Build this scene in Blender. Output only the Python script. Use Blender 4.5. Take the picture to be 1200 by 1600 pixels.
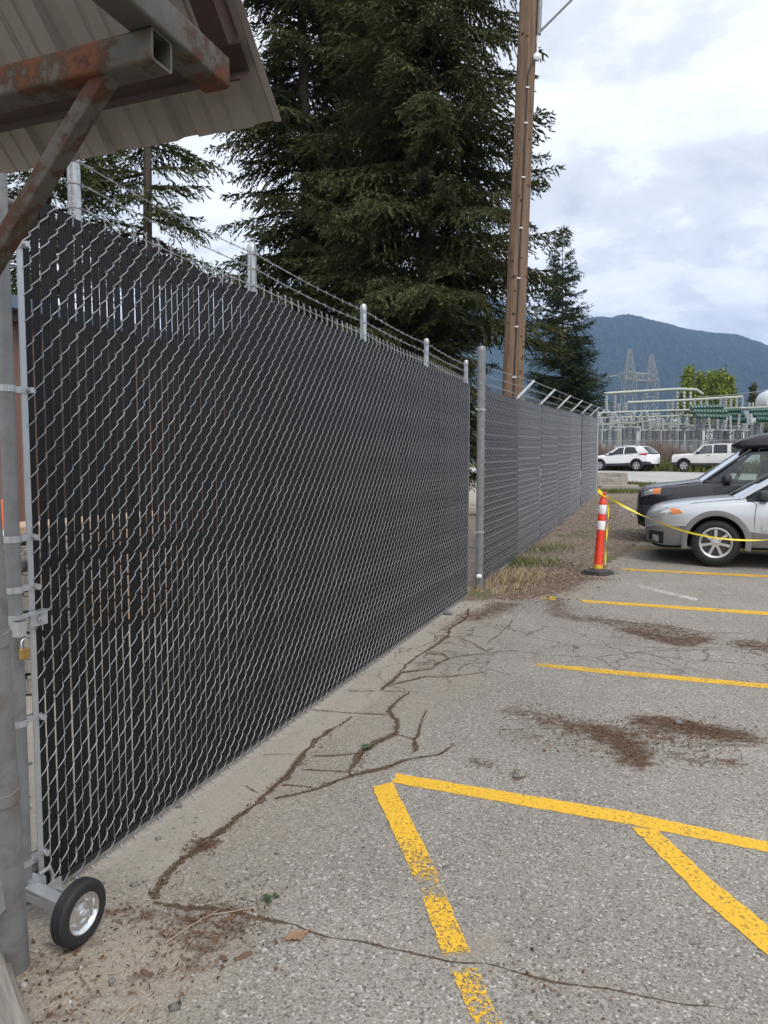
import bpy, bmesh, math, random
import numpy as np
from mathutils import Vector, Matrix
sc = bpy.context.scene
for o in list(bpy.data.objects): bpy.data.objects.remove(o)
R = math.radians
# ------------------------------------------------------------------ camera
FPX, CAM_H, PITCH = 1110.0, 1.6, math.atan(78 / 1110)
cam_d = bpy.data.cameras.new('camera'); cam = bpy.data.objects.new('camera', cam_d)
sc.collection.objects.link(cam); sc.camera = cam
cam.location = (0, 0, CAM_H); cam.rotation_euler = (math.pi / 2 - PITCH, 0, 0)
cam_d.sensor_fit = 'VERTICAL'; cam_d.sensor_height = 36; cam_d.lens = FPX / 1600 * 36
cam_d.clip_start = 0.05; cam_d.clip_end = 40000
# ------------------------------------------------------------------ world: overcast sky
SUN_EL, SUN_AZ = R(52), R(150)          # azimuth clockwise from +Y
world = bpy.data.worlds.new('World'); sc.world = world; world.use_nodes = True
wt = world.node_tree; wt.nodes.clear()
def wn(t, **k):
    n = wt.nodes.new(t)
    for a, b in k.items(): setattr(n, a, b)
    return n
sky = wn('ShaderNodeTexSky', sky_type='NISHITA', sun_disc=False, sun_elevation=SUN_EL, sun_rotation=SUN_AZ)
tc = wn('ShaderNodeTexCoord'); sep = wn('ShaderNodeSeparateXYZ')
wt.links.new(tc.outputs['Generated'], sep.inputs[0])
def wm(op, a, b=None, c=None):
    n = wn('ShaderNodeMath', operation=op)
    for i, v in enumerate((a, b, c)):
        if v is None: continue
        if isinstance(v, (int, float)): n.inputs[i].default_value = v
        else: wt.links.new(v, n.inputs[i])
    return n.outputs[0]
zc = wm('ADD', wm('MAXIMUM', sep.outputs['Z'], 0.0), 0.18)
comb = wn('ShaderNodeCombineXYZ')
wt.links.new(wm('DIVIDE', sep.outputs['X'], zc), comb.inputs[0])
wt.links.new(wm('DIVIDE', sep.outputs['Y'], zc), comb.inputs[1])
def wnoise(scale, detail, rough, off, dist=0.0):
    mp = wn('ShaderNodeMapping'); mp.inputs['Location'].default_value = off
    wt.links.new(comb.outputs[0], mp.inputs[0])
    n = wn('ShaderNodeTexNoise'); n.inputs['Scale'].default_value = scale; n.inputs['Detail'].default_value = detail
    n.inputs['Roughness'].default_value = rough; n.inputs['Distortion'].default_value = dist
    wt.links.new(mp.outputs[0], n.inputs['Vector']); return n.outputs['Fac']
def wramp(fac, stops):
    r = wn('ShaderNodeValToRGB'); r.color_ramp.interpolation = 'EASE'
    e = r.color_ramp.elements
    while len(e) < len(stops): e.new(0.5)
    for el, (p, c) in zip(e, stops): el.position = p; el.color = (*c, 1)
    wt.links.new(fac, r.inputs[0]); return r.outputs[0]
def wmix(f, a, b, blend='MIX'):
    n = wn('ShaderNodeMix', data_type='RGBA', blend_type=blend)
    for i, v in ((0, f), (6, a), (7, b)):
        if isinstance(v, (int, float)): n.inputs[i].default_value = v
        elif isinstance(v, tuple): n.inputs[i].default_value = (*v, 1)
        else: wt.links.new(v, n.inputs[i])
    return n.outputs[2]
cl = wm('ADD', wm('MULTIPLY', wnoise(1.7, 10, 0.62, (3.1, 0.4, 0), .25), 0.72), wm('MULTIPLY', wnoise(0.32, 3, 0.5, (0.7, 5.2, 0)), 0.42))
cloud = wramp(cl, [(0.43, (4.75, 4.92, 5.15)), (0.51, (6.0, 6.12, 6.3)), (0.57, (7.6, 7.68, 7.8)), (0.64, (8.5, 8.5, 8.6))])
skyc = wmix(0.06, cloud, wmix(1.0, sky.outputs[0], (2.0, 2.0, 2.0), 'MULTIPLY'))
bg = wn('ShaderNodeBackground'); bg.inputs['Strength'].default_value = 0.105
wo = wn('ShaderNodeOutputWorld'); wt.links.new(skyc, bg.inputs['Color']); wt.links.new(bg.outputs[0], wo.inputs['Surface'])
# ------------------------------------------------------------------ sun behind thin cloud
sd = bpy.data.lights.new('sun', 'SUN'); sd.energy = 1.5; sd.angle = R(25); sd.color = (1.0, 0.965, 0.91)
so = bpy.data.objects.new('sun', sd); sc.collection.objects.link(so)
sdir = Vector((math.sin(SUN_AZ) * math.cos(SUN_EL), math.cos(SUN_AZ) * math.cos(SUN_EL), math.sin(SUN_EL)))
so.rotation_euler = (-sdir).to_track_quat('-Z', 'Y').to_euler(); so.location = sdir * 60
vs = sc.view_settings; vs.view_transform = 'Standard'; vs.look = 'None'; vs.gamma = 1.0; vs.use_curve_mapping = False
vs.exposure = 0.62
sc.cycles.use_denoising = True; sc.cycles.max_bounces = 6; sc.cycles.diffuse_bounces = 3; sc.cycles.glossy_bounces = 3; sc.cycles.transparent_max_bounces = 14
sc.cycles.volume_bounces = 1

# ------------------------------------------------------------------ geometry helpers
cp, sp_ = math.cos(PITCH), math.sin(PITCH)
def ray(x, y):
    a, b = (x - 600) / FPX, (800 - y) / FPX
    return Vector((a, cp + b * sp_, -sp_ + b * cp))
def zg(Y): return float(np.interp(Y, [-60, 8.8, 10, 23, 48, 60, 6000], [0, 0, .02, .5, 1.0, 1.08, 1.08]))
def at(x, y, Y):                       # the point seen at that place of the photo, Y metres ahead
    d = ray(x, y); t = Y / d.y; return Vector((d.x * t, Y, CAM_H + d.z * t))
def atz(x, y, z):
    d = ray(x, y); t = (z - CAM_H) / d.z; return Vector((d.x * t, d.y * t, z))
def gp(x, y, dz=0.0):                  # point on the ground
    z = 0.0
    for _ in range(40):
        p = atz(x, y, min(z, 1.45)); z = 0.5 * z + 0.5 * zg(p.y)
    return Vector((p.x, p.y, zg(p.y) + dz))
_d = ray(1021, 722); _n = math.hypot(_d.x, _d.y)
DV = Vector((_d.x / _n, _d.y / _n, 0)); NV = Vector((-DV.y, DV.x, 0))   # along the gate, and behind it
O = atz(400, 1173, 0.0)
def gl(t, f=0.0, z=0.0):               # gate coordinates: along, in FRONT, up
    return O + DV * t - NV * f + Vector((0, 0, z))
GATE_ANG = math.atan2(DV.y, DV.x)

class MB:
    def __init__(s): s.v = []; s.f = []; s.m = []
    def add(s, vs_, fs, mi=0):
        b = len(s.v); s.v += [tuple(v) for v in vs_]; s.f += [tuple(i + b for i in f) for f in fs]; s.m += [mi] * len(fs)
        return s
    def box(s, c, size, M=None, mi=0):
        h = Vector(size) / 2; c = Vector(c); V = []
        for sx in (-1, 1):
            for sy in (-1, 1):
                for sz in (-1, 1):
                    p = Vector((sx * h.x, sy * h.y, sz * h.z)); V.append(c + (M @ p if M else p))
        return s.add(V, [(0, 1, 3, 2), (4, 6, 7, 5), (0, 4, 5, 1), (2, 3, 7, 6), (0, 2, 6, 4), (1, 5, 7, 3)], mi)
    def bbox(s, c, size, b=0.01, M=None, mi=0):          # box with chamfered edges along all sides
        h = Vector(size) / 2; c = Vector(c); b = min(b, h.x * .9, h.y * .9, h.z * .9)
        bm = bmesh.new(); bmesh.ops.create_cube(bm, size=1.0)
        for v in bm.verts: v.co = Vector((v.co.x * size[0], v.co.y * size[1], v.co.z * size[2]))
        bmesh.ops.bevel(bm, geom=list(bm.edges), offset=b, segments=2, affect='EDGES', profile=0.5)
        bm.verts.index_update()
        V = [c + (M @ v.co if M else v.co) for v in bm.verts]; F = [[v.index for v in f.verts] for f in bm.faces]
        bm.free(); return s.add(V, F, mi)
    def tube(s, pts, r, n=8, cap=True, mi=0, roll=0.0, sq=False):
        P = [Vector(p) for p in pts]; k = len(P)
        rs = r if isinstance(r, (list, tuple)) else [r] * k
        t0 = (P[1] - P[0]).normalized()
        up = Vector((0, 0, 1)) if abs(t0.z) < 0.9 else Vector((1, 0, 0))
        nx = t0.cross(up).normalized(); ny = nx.cross(t0).normalized(); V = []
        for i in range(k):
            t = (P[min(i + 1, k - 1)] - P[max(i - 1, 0)])
            t = t.normalized() if t.length > 1e-9 else t0
            nx = (nx - t * nx.dot(t)).normalized(); ny = t.cross(nx)
            for j in range(n):
                a = 2 * math.pi * j / n + roll; q = math.sqrt(2) if sq else 1
                V.append(P[i] + (nx * math.cos(a) + ny * math.sin(a)) * rs[i] * q)
        F = [(i * n + j, i * n + (j + 1) % n, (i + 1) * n + (j + 1) % n, (i + 1) * n + j) for i in range(k - 1) for j in range(n)]
        if cap: F += [tuple(range(n))[::-1], tuple((k - 1) * n + j for j in range(n))]
        return s.add(V, F, mi)
    def bar(s, a, b, w, h, mi=0, up=(0, 0, 1)):          # rectangular bar from a to b
        a, b = Vector(a), Vector(b); t = (b - a).normalized(); u = Vector(up)
        if abs(t.dot(u)) > .98: u = Vector((1, 0, 0))
        x = t.cross(u).normalized(); y = x.cross(t)
        M = Matrix((x, t, y)).transposed()
        return s.box((a + b) / 2, (w, (b - a).length, h), M, mi)
    def lathe(s, prof, n=24, c=(0, 0, 0), M=None, mi=0, cap=True):  # profile of (radius, height) about local z
        c = Vector(c); V = []
        for r, z in prof:
            for j in range(n):
                a = 2 * math.pi * j / n; p = Vector((r * math.cos(a), r * math.sin(a), z)); V.append(c + (M @ p if M else p))
        k = len(prof)
        F = [(i * n + j, i * n + (j + 1) % n, (i + 1) * n + (j + 1) % n, (i + 1) * n + j) for i in range(k - 1) for j in range(n)]
        if cap and prof[0][0] > 1e-6 : F.append(tuple(range(n))[::-1])
        if cap and prof[-1][0] > 1e-6: F.append(tuple((k - 1) * n + j for j in range(n)))
        return s.add(V, F, mi)
    def prism(s, poly, h0, h1, M=None, c=(0, 0, 0), mi=0): # outline in local xy, extruded along local z
        c = Vector(c); n = len(poly); V = []
        for h in (h0, h1):
            for x, y in poly:
                p = Vector((x, y, h)); V.append(c + (M @ p if M else p))
        F = [tuple(range(n))[::-1], tuple(range(n, 2 * n))] + [(i, (i + 1) % n, n + (i + 1) % n, n + i) for i in range(n)]
        return s.add(V, F, mi)
    def grid(s, P, mi=0):
        nu, nv = len(P), len(P[0]); V = [p for row in P for p in row]
        return s.add(V, [(i * nv + j, (i + 1) * nv + j, (i + 1) * nv + j + 1, i * nv + j + 1) for i in range(nu - 1) for j in range(nv - 1)], mi)
    def mesh(s, name, mats, smooth=None):
        me = bpy.data.meshes.new(name); me.from_pydata(s.v, [], s.f); 
        for m in (mats if isinstance(mats, (list, tuple)) else [mats]): me.materials.append(m)
        if any(s.m): me.polygons.foreach_set('material_index', s.m)
        me.update()
        if smooth is not None:
            me.polygons.foreach_set('use_smooth', [True] * len(me.polygons)); me.set_sharp_from_angle(angle=R(smooth))
        return me
    def build(s, name, mats, parent=None, smooth=None, loc=None):
        return link(name, s.mesh(name, mats, smooth), parent, loc)
def link(name, data, parent=None, loc=None, rot=None):
    o = bpy.data.objects.new(name, data); sc.collection.objects.link(o)
    if parent: o.parent = parent
    if loc is not None: o.location = loc
    if rot is not None: o.rotation_euler = rot
    return o
def tag(o, label=None, cat=None, group=None, kind=None):
    if label: o['label'] = label
    if cat: o['category'] = cat
    if group: o['group'] = group
    if kind: o['kind'] = kind
    return o
def thing(name, label, cat, loc=(0, 0, 0), rz=0.0, group=None):
    o = link(name, None, None, loc, (0, 0, rz)); o.empty_display_size = .2; return tag(o, label, cat, group)
def np_mesh(name, V, F, mat, attrs=None, smooth=False):   # F: (m,k) array
    V = np.asarray(V, np.float32); F = np.asarray(F, np.int32); m, k = F.shape
    me = bpy.data.meshes.new(name); me.vertices.add(len(V)); me.vertices.foreach_set('co', V.ravel())
    me.loops.add(m * k); me.loops.foreach_set('vertex_index', F.ravel())
    me.polygons.add(m); me.polygons.foreach_set('loop_start', np.arange(0, m * k, k, dtype=np.int32))
    if smooth: me.polygons.foreach_set('use_smooth', np.ones(m, bool))
    for nm, a in (attrs or {}).items():
        at_ = me.attributes.new(nm, 'FLOAT', 'POINT'); at_.data.foreach_set('value', np.asarray(a, np.float32))
    me.update(calc_edges=True); me.validate(); me.materials.append(mat); return me

# ------------------------------------------------------------------ materials
class NT:
    def __init__(s, name):
        s.m = bpy.data.materials.new(name); s.m.use_nodes = True; s.t = s.m.node_tree
        s.b = s.t.nodes['Principled BSDF']; s.out = s.t.nodes['Material Output']
    def n(s, t, **k):
        x = s.t.nodes.new(t)
        for a, b in k.items(): setattr(x, a, b)
        return x
    def put(s, sock, v):
        if v is None: return
        if isinstance(v, (int, float)): sock.default_value = v
        elif isinstance(v, tuple): sock.default_value = (*v, 1) if len(sock.default_value) == 4 and len(v) == 3 else v
        else: s.t.links.new(v, sock)
    def math(s, op, a, b=None, clamp=False):
        x = s.n('ShaderNodeMath', operation=op, use_clamp=clamp); s.put(x.inputs[0], a); s.put(x.inputs[1], b); return x.outputs[0]
    def mix(s, f, a, b, blend='MIX'):
        x = s.n('ShaderNodeMix', data_type='RGBA', blend_type=blend); s.put(x.inputs[0], f); s.put(x.inputs[6], a); s.put(x.inputs[7], b); return x.outputs[2]
    def co(s, kind='Object'): return s.n('ShaderNodeTexCoord').outputs[kind]
    def pos(s): return s.n('ShaderNodeNewGeometry').outputs['Position']
    def map(s, v, scale=(1, 1, 1), loc=(0, 0, 0), rot=(0, 0, 0)):
        x = s.n('ShaderNodeMapping'); s.put(x.inputs[0], v); x.inputs['Scale'].default_value = scale; x.inputs['Location'].default_value = loc
        x.inputs['Rotation'].default_value = rot; return x.outputs[0]
    def noise(s, v, scale, detail=4, rough=.55, dist=0.0, col=False):
        x = s.n('ShaderNodeTexNoise'); s.put(x.inputs['Vector'], v); x.inputs['Scale'].default_value = scale; x.inputs['Detail'].default_value = detail
        x.inputs['Roughness'].default_value = rough; x.inputs['Distortion'].default_value = dist; return x.outputs['Color' if col else 'Fac']
    def vor(s, v, scale, feat='F1', out='Distance', rnd=1.0):
        x = s.n('ShaderNodeTexVoronoi', feature=feat); s.put(x.inputs['Vector'], v); x.inputs['Scale'].default_value = scale
        x.inputs['Randomness'].default_value = rnd; return x.outputs[out]
    def ramp(s, f, stops, interp='LINEAR'):
        x = s.n('ShaderNodeValToRGB'); x.color_ramp.interpolation = interp; e = x.color_ramp.elements
        while len(e) < len(stops): e.new(.5)
        for el, (p, c) in zip(e, stops): el.position = p; el.color = (*c, 1) if isinstance(c, tuple) else (c, c, c, 1)
        s.put(x.inputs[0], f); return x.outputs[0]
    def attr(s, name): return s.n('ShaderNodeAttribute', attribute_name=name).outputs['Fac']
    def bump(s, h, strength=.3, dist=.01):
        x = s.n('ShaderNodeBump'); x.inputs['Strength'].default_value = strength; x.inputs['Distance'].default_value = dist
        s.put(x.inputs['Height'], h); s.put(s.b.inputs['Normal'], x.outputs[0])
    def bsdf(s, **k):
        for a, v in k.items():
            s.put(s.b.inputs[{'col': 'Base Color', 'rough': 'Roughness', 'metal': 'Metallic', 'spec': 'Specular IOR Level', 'coat': 'Coat Weight', 'coatr': 'Coat Roughness'}.get(a, a)], v)
        return s
def plain(name, col, rough=.5, metal=0.0, var=.12, scale=6.0, spec=.5, bump=0.0, bscale=60.0, dirt=None, coat=0.0):
    t = NT(name); v = t.co()
    n = t.noise(v, scale, 5, .6)
    c = t.mix(n, tuple(x * (1 - var) for x in col), tuple(min(1, x * (1 + var)) for x in col))
    if dirt: c = t.mix(t.ramp(t.noise(v, scale * 1.7, 6, .7), [(.48, 0.0), (.72, dirt[1])]), c, dirt[0])
    t.bsdf(col=c, rough=t.math('ADD', t.math('MULTIPLY', n, .16), rough - .08), metal=metal, spec=spec, coat=coat, coatr=.05)
    if bump: t.bump(t.noise(v, bscale, 4, .6), bump, .01)
    return t.m
M = {}
M['slat'] = plain('slat_black_plastic', (.0085, .0083, .0085), .5, var=.2, scale=1.5, spec=.26)
M['slat_grey'] = plain('slat_grey_plastic', (.055, .057, .062), .5, var=.15, scale=1.5, spec=.3)  # lighter grey slats, on every fence bay after the first
M['track'] = plain('track_black_plastic', (.012, .012, .014), .4)
M['wire'] = plain('galvanised_wire', (.36, .37, .385), .55, .45, var=.15, scale=20)
M['galv'] = plain('galvanised_pipe', (.215, .22, .22), .52, .4, var=.25, scale=9, dirt=((.15, .14, .125), .7), bump=.08, bscale=40)
M['galv_new'] = plain('bright_zinc', (.46, .475, .485), .40, .6, var=.2, scale=14)
def zinc_streak():
    t = NT('spangled_zinc_pipe'); v = t.co(); n = t.noise(t.map(v, (1, 1, .06)), 45, 4, .65); m = t.vor(v, 60, out='Color'); k = t.n('ShaderNodeSeparateColor'); t.put(k.inputs[0], m)
    c = t.ramp(n, [(.35, (.22, .235, .245)), (.5, (.40, .415, .425)), (.65, (.60, .61, .62))]); c = t.mix(1.0, c, t.ramp(k.outputs[0], [(0, .82), (1, 1.1)]), 'MULTIPLY')
    t.bsdf(col=c, rough=.34, metal=.85); return t.m
M['zinc_post'] = zinc_streak()
M['galv_white'] = plain('pale_zinc', (.72, .74, .76), .5, .2, var=.08)
M['rubber'] = plain('tyre_rubber', (.018, .018, .019), .62, var=.2, scale=12, spec=.4)
M['chrome'] = plain('zinc_plate', (.72, .73, .73), .2, .95, var=.06)
M['brass'] = plain('brass', (.42, .25, .08), .4, .7, var=.25, scale=30)
M['wood_grey'] = None
def wood(name, c1, c2, stretch, sc_, rough=.85, bump=.5):
    t = NT(name); v = t.map(t.co(), stretch)
    g = t.noise(v, sc_, 8, .65, .4); g2 = t.noise(v, sc_ * 4.3, 4, .6)
    f = t.math('ADD', t.math('MULTIPLY', g, .7), t.math('MULTIPLY', g2, .3))
    c = t.ramp(f, [(.32, c1), (.5, tuple((a + b) / 2 for a, b in zip(c1, c2))), (.68, c2)])
    t.bsdf(col=c, rough=rough, spec=.25); t.bump(f, bump, .02); return t.m
M['wood_grey'] = wood('weathered_timber', (.10, .085, .07), (.34, .31, .27), (30, 30, 1.6), 1.2)
M['wood_pole'] = wood('pole_timber', (.07, .045, .030), (.27, .182, .122), (9, 9, .35), 1.6, bump=.4)
M['lumber'] = wood('lumber', (.36, .25, .17), (.55, .42, .31), (12, 2, 12), 1.5, bump=.15)
def rusty():
    t = NT('rusty_painted_steel'); v = t.co()
    n = t.noise(v, 4.5, 8, .68); n2 = t.noise(t.map(v, (1, 1, 1), (4, 2, 1)), 22, 6, .7)
    f = t.math('ADD', t.math('MULTIPLY', n, .72), t.math('MULTIPLY', n2, .3))
    c = t.ramp(f, [(.38, (.075, .075, .066)), (.48, (.085, .075, .06)), (.53, (.055, .030, .018)), (.59, (.125, .042, .018)), (.66, (.045, .018, .012))])
    t.bsdf(col=c, rough=t.ramp(f, [(.4, .42), (.55, .8)]), spec=.35, metal=.1); t.bump(n2, .25, .004); return t.m
M['rust'] = rusty()
M['post_old'] = plain('stained_galvanised_post', (.205, .21, .205), .55, .3, var=.28, scale=5, dirt=((.13, .075, .05), .75), bump=.1, bscale=30)
M['rust_red'] = plain('red_oxide_steel', (.034, .014, .010), .75, var=.4, scale=9, dirt=((.03, .022, .018), .8), bump=.12)
M['roof_sheet'] = plain('taupe_roof_sheet', (.22, .192, .172), .5, var=.06, scale=2.5, dirt=((.16, .135, .115), .35))
M['shed'] = plain('brown_siding', (.17, .095, .075), .55, var=.12, scale=2)
M['shed_trim'] = plain('dark_trim', (.05, .035, .03), .6)
M['blue_roof'] = plain('blue_grey_roof', (.10, .14, .21), .5, var=.1)
M['orange'] = plain('orange_plastic', (.85, .12, .03), .45, var=.06, spec=.4)
M['red_orange'] = plain('fluorescent_orange', (.80, .055, .022), .42, var=.07, scale=8, dirt=((.45, .06, .03), .3))
M['white_band'] = plain('white_sheeting', (.80, .80, .80), .35, var=.04)
M['black_rub'] = plain('recycled_rubber', (.045, .044, .043), .8, var=.25, scale=15, bump=.2, dirt=((.16, .13, .10), .6))
M['tape'] = plain('caution_tape', (.82, .66, .03), .35, var=.1, scale=20)
M['yellow_band'] = plain('yellow_band', (.72, .42, .04), .45, var=.3, scale=40)
M['conc'] = plain('old_concrete', (.33, .30, .26), .9, var=.25, scale=3, bump=.4, bscale=25, dirt=((.16, .13, .10), .7))
# ================================================================== GROUND
rng = np.random.default_rng(11)
def ground_mat():
    t = NT('dirt_gravel_ground'); v = t.pos()
    s = t.n('ShaderNodeSeparateXYZ'); t.put(s.inputs[0], v)
    big = t.noise(v, .55, 5, .6); mid = t.noise(v, 4, 6, .65); fine = t.noise(v, 38, 5, .7)
    peb = t.vor(v, 34, out='Color'); pebv = t.n('ShaderNodeSeparateColor'); t.put(pebv.inputs[0], peb)
    c = t.mix(mid, (.13, .092, .066), (.27, .205, .15))
    c = t.mix(t.ramp(pebv.outputs[0], [(.78, 0.0), (.84, .7)]), c, t.mix(pebv.outputs[1], (.25, .23, .21), (.44, .42, .39)))
    # beyond the fence: pale yard gravel
    off = t.math('ADD', t.math('MULTIPLY', s.outputs[0], NV.x), t.math('MULTIPLY', s.outputs[1], NV.y))
    off = t.math('SUBTRACT', off, O.dot(NV))
    c = t.mix(t.ramp(off, [(.02, 0.0), (.3, 1.0)]), c, t.mix(mid, (.33, .29, .24), (.50, .46, .39)))
    gr = t.mix(fine, (.045, .065, .018), (.13, .15, .045))
    far = t.math('ADD', t.math('MULTIPLY', s.outputs[1], .02), t.math('MULTIPLY', big, .55))
    c = t.mix(t.ramp(far, [(.86, 0.0), (.98, 1.0)]), c, gr)
    c = t.mix(t.math('MULTIPLY', t.ramp(t.noise(t.map(v, (1, 1, 1), (9, 4, 0)), .9, 5, .6), [(.56, 0.0), (.66, .7)]), 1), c, gr)
    t.bsdf(col=c, rough=.95, spec=.2); t.bump(t.math('ADD', fine, t.math('MULTIPLY', pebv.outputs[0], .4)), .5, .03); return t.m
M['ground'] = ground_mat()
def axis(*seg):
    out = []
    for a, b, s in seg: out += list(np.arange(a, b, s))
    return np.array(out + [seg[-1][1]])
gx = axis((-6000, -600, 600), (-600, -60, 60), (-60, 60, 4), (60, 600, 60), (600, 6000, 600))
gy = np.array([-600, -100, -20, 0, 4, 8.8, 9.4, 10, 14, 18, 23, 30, 36, 42, 48, 54, 60, 80, 120, 300, 900, 2000, 4200, 7000.])
GX, GY = np.meshgrid(gx, gy, indexing='ij'); GZ = np.vectorize(zg)(GY) - .006
idx = np.arange(GX.size).reshape(GX.shape)
Fq = np.stack([idx[:-1, :-1], idx[1:, :-1], idx[1:, 1:], idx[:-1, 1:]], -1).reshape(-1, 4)
tag(link('ground', np_mesh('ground', np.stack([GX, GY, GZ], -1).reshape(-1, 3), Fq, M['ground'], smooth=True)), kind='structure')

# ------------------------------------------------------------------ asphalt parking lot
def asphalt_mat():
    t = NT('weathered_asphalt'); v = t.pos()
    big = t.noise(v, .8, 5, .6); mid = t.noise(v, 6, 5, .6); fine = t.noise(v, 55, 4, .7)
    vc = t.n('ShaderNodeSeparateColor'); t.put(vc.inputs[0], t.vor(v, 190, out='Color'))
    vc2 = t.n('ShaderNodeSeparateColor'); t.put(vc2.inputs[0], t.vor(t.map(v, (1, 1, 1), (3, 7, 1)), 120, out='Color'))
    c = t.mix(t.ramp(big, [(.3, 0.0), (.7, 1.0)]), (.215, .197, .169), (.335, .308, .264))
    c = t.mix(t.ramp(mid, [(.3, 0.0), (.7, .5)]), c, (.27, .248, .215))
    c = t.mix(1.0, c, t.ramp(vc.outputs[0], [(.0, .55), (.35, .88), (.75, 1.06), (1.0, 1.3)]), 'MULTIPLY')
    c = t.mix(t.ramp(vc2.outputs[1], [(.86, 0.0), (.92, .8)]), c, t.mix(vc2.outputs[2], (.34, .32, .29), (.55, .53, .49)))
    c = t.mix(t.ramp(vc2.outputs[0], [(.88, 0.0), (.93, .7)]), c, (.075, .07, .065))
    # pale concrete apron under the gate
    cn = t.math('ADD', t.attr('conc'), t.math('MULTIPLY', t.math('SUBTRACT', mid, .5), .7))
    cc = t.mix(big, (.36, .33, .285), (.47, .44, .39)); cc = t.mix(1.0, cc, t.ramp(vc.outputs[0], [(0, .8), (1, 1.12)]), 'MULTIPLY')
    c = t.mix(t.ramp(cn, [(.35, 0.0), (.6, .85)]), c, cc)
    # hairline map cracks
    wob = t.n('ShaderNodeVectorMath', operation='ADD'); t.put(wob.inputs[0], v)
    wv = t.n('ShaderNodeVectorMath', operation='SCALE'); t.put(wv.inputs[0], t.noise(v, 5.5, 5, .65, col=True)); wv.inputs['Scale'].default_value = .22
    t.put(wob.inputs[1], wv.outputs[0])
    ed = t.vor(wob.outputs[0], 2.1, 'DISTANCE_TO_EDGE'); ed2 = t.vor(wob.outputs[0], 4.7, 'DISTANCE_TO_EDGE')
    al = t.math('MULTIPLY', t.attr('alli'), t.ramp(t.noise(v, 1.3, 3), [(.38, .2), (.6, 1.0)]))
    ck = t.math('MULTIPLY', t.ramp(ed, [(.0, 1.0), (.022, 0.0)]), al)
    ck2 = t.math('MULTIPLY', t.ramp(ed2, [(.0, .8), (.02, 0.0)]), t.math('MULTIPLY', al, t.ramp(big, [(.5, 0.0), (.6, 1.0)])))
    ck = t.math('MAXIMUM', ck, ck2)
    # sandy dust and brown litter
    dn = t.math('ADD', t.attr('dirt'), t.math('MULTIPLY', t.math('SUBTRACT', t.math('ADD', t.math('MULTIPLY', mid, .6), t.math('MULTIPLY', fine, .4)), .5), .9))
    sand = t.mix(fine, (.24, .195, .15), (.40, .345, .28)); sand = t.mix(1.0, sand, t.ramp(vc.outputs[1], [(0, .72), (1, 1.15)]), 'MULTIPLY')
    c = t.mix(t.ramp(dn, [(.25, 0.0), (.8, .92)]), c, sand)
    c = t.mix(ck, c, (.06, .045, .034))
    bn = t.math('ADD', t.attr('brown'), t.math('MULTIPLY', t.math('SUBTRACT', t.noise(t.map(v, (1, 1.8, 1)), 11, 7, .72), .5), 1.5))
    br = t.mix(t.noise(v, 85, 4, .7), (.030, .017, .011), (.14, .082, .050))
    c = t.mix(t.ramp(bn, [(.34, 0.0), (.66, .95)]), c, br)
    t.bsdf(col=c, rough=.9, spec=.3)
    h = t.math('ADD', t.math('MULTIPLY', vc.outputs[0], .5), t.math('MULTIPLY', fine, .5)); h = t.math('SUBTRACT', h, t.math('MULTIPLY', ck, 2.0))
    t.bump(h, .55, .006); return t.m
M['asphalt'] = asphalt_mat()
lx = axis((-3.4, 5.0, .06), (5.0, 9, .16), (9, 46, 1.0)); ly = axis((-5, 1.4, .4), (1.4, 9, .06), (9, 15, .14), (15, 27, .5))
LX, LY = np.meshgrid(lx, ly, indexing='ij'); sh = LX.shape
px_, py_ = LX.ravel(), LY.ravel()
ff = -((px_ - O.x) * NV.x + (py_ - O.y) * NV.y); tt = (px_ - O.x) * DV.x + (py_ - O.y) * DV.y
fb = np.interp(tt, [-20, -1.9, 4.3, 4.9, 5.4, 7.2, 9, 11.4, 20, 30], [-.35, -.35, -.3, .35, .95, 1.2, 1.55, 1.9, 2.0, 2.2])
def sstep(a, b, x): u = np.clip((x - a) / (b - a), 0, 1); return u * u * (3 - 2 * u)
def pdist(poly):                       # distance of every lot vertex to a pixel polyline laid on the ground
    P = [gp(*q) for q in poly]; d = np.full(px_.shape, 1e9)
    if len(P) == 1: return np.hypot(px_ - P[0].x, py_ - P[0].y)
    for a, b in zip(P[:-1], P[1:]):
        ax, ay, bx, by = a.x, a.y, b.x, b.y; L2 = (bx - ax) ** 2 + (by - ay) ** 2 + 1e-9
        u = np.clip(((px_ - ax) * (bx - ax) + (py_ - ay) * (by - ay)) / L2, 0, 1)
        d = np.minimum(d, np.hypot(px_ - ax - u * (bx - ax), py_ - ay - u * (by - ay)))
    return d
dirt = .52 * sstep(1.5, .2, ff) * sstep(6.5, 3, tt) + .65 * sstep(.75, -.05, ff - fb) * sstep(4.0, 5.2, tt)
for q, r, s in [([(60, 1540), (240, 1500)], .62, .8), ([(330, 1450)], .45, .45), ([(250, 1590), (420, 1560)], .35, .35), ([(520, 1180), (640, 1110), (730, 1060)], .6, .5),
                ([(720, 1478), (760, 1470)], .16, .55), ([(560, 1360)], .5, .2), ([(930, 1170), (1000, 1180)], .5, .35), ([(900, 1550)], .35, .25), ([(1050, 1430)], .5, .12)]:
    dirt = np.maximum(dirt, s * sstep(r, 0, pdist(q)) + .0)
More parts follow.
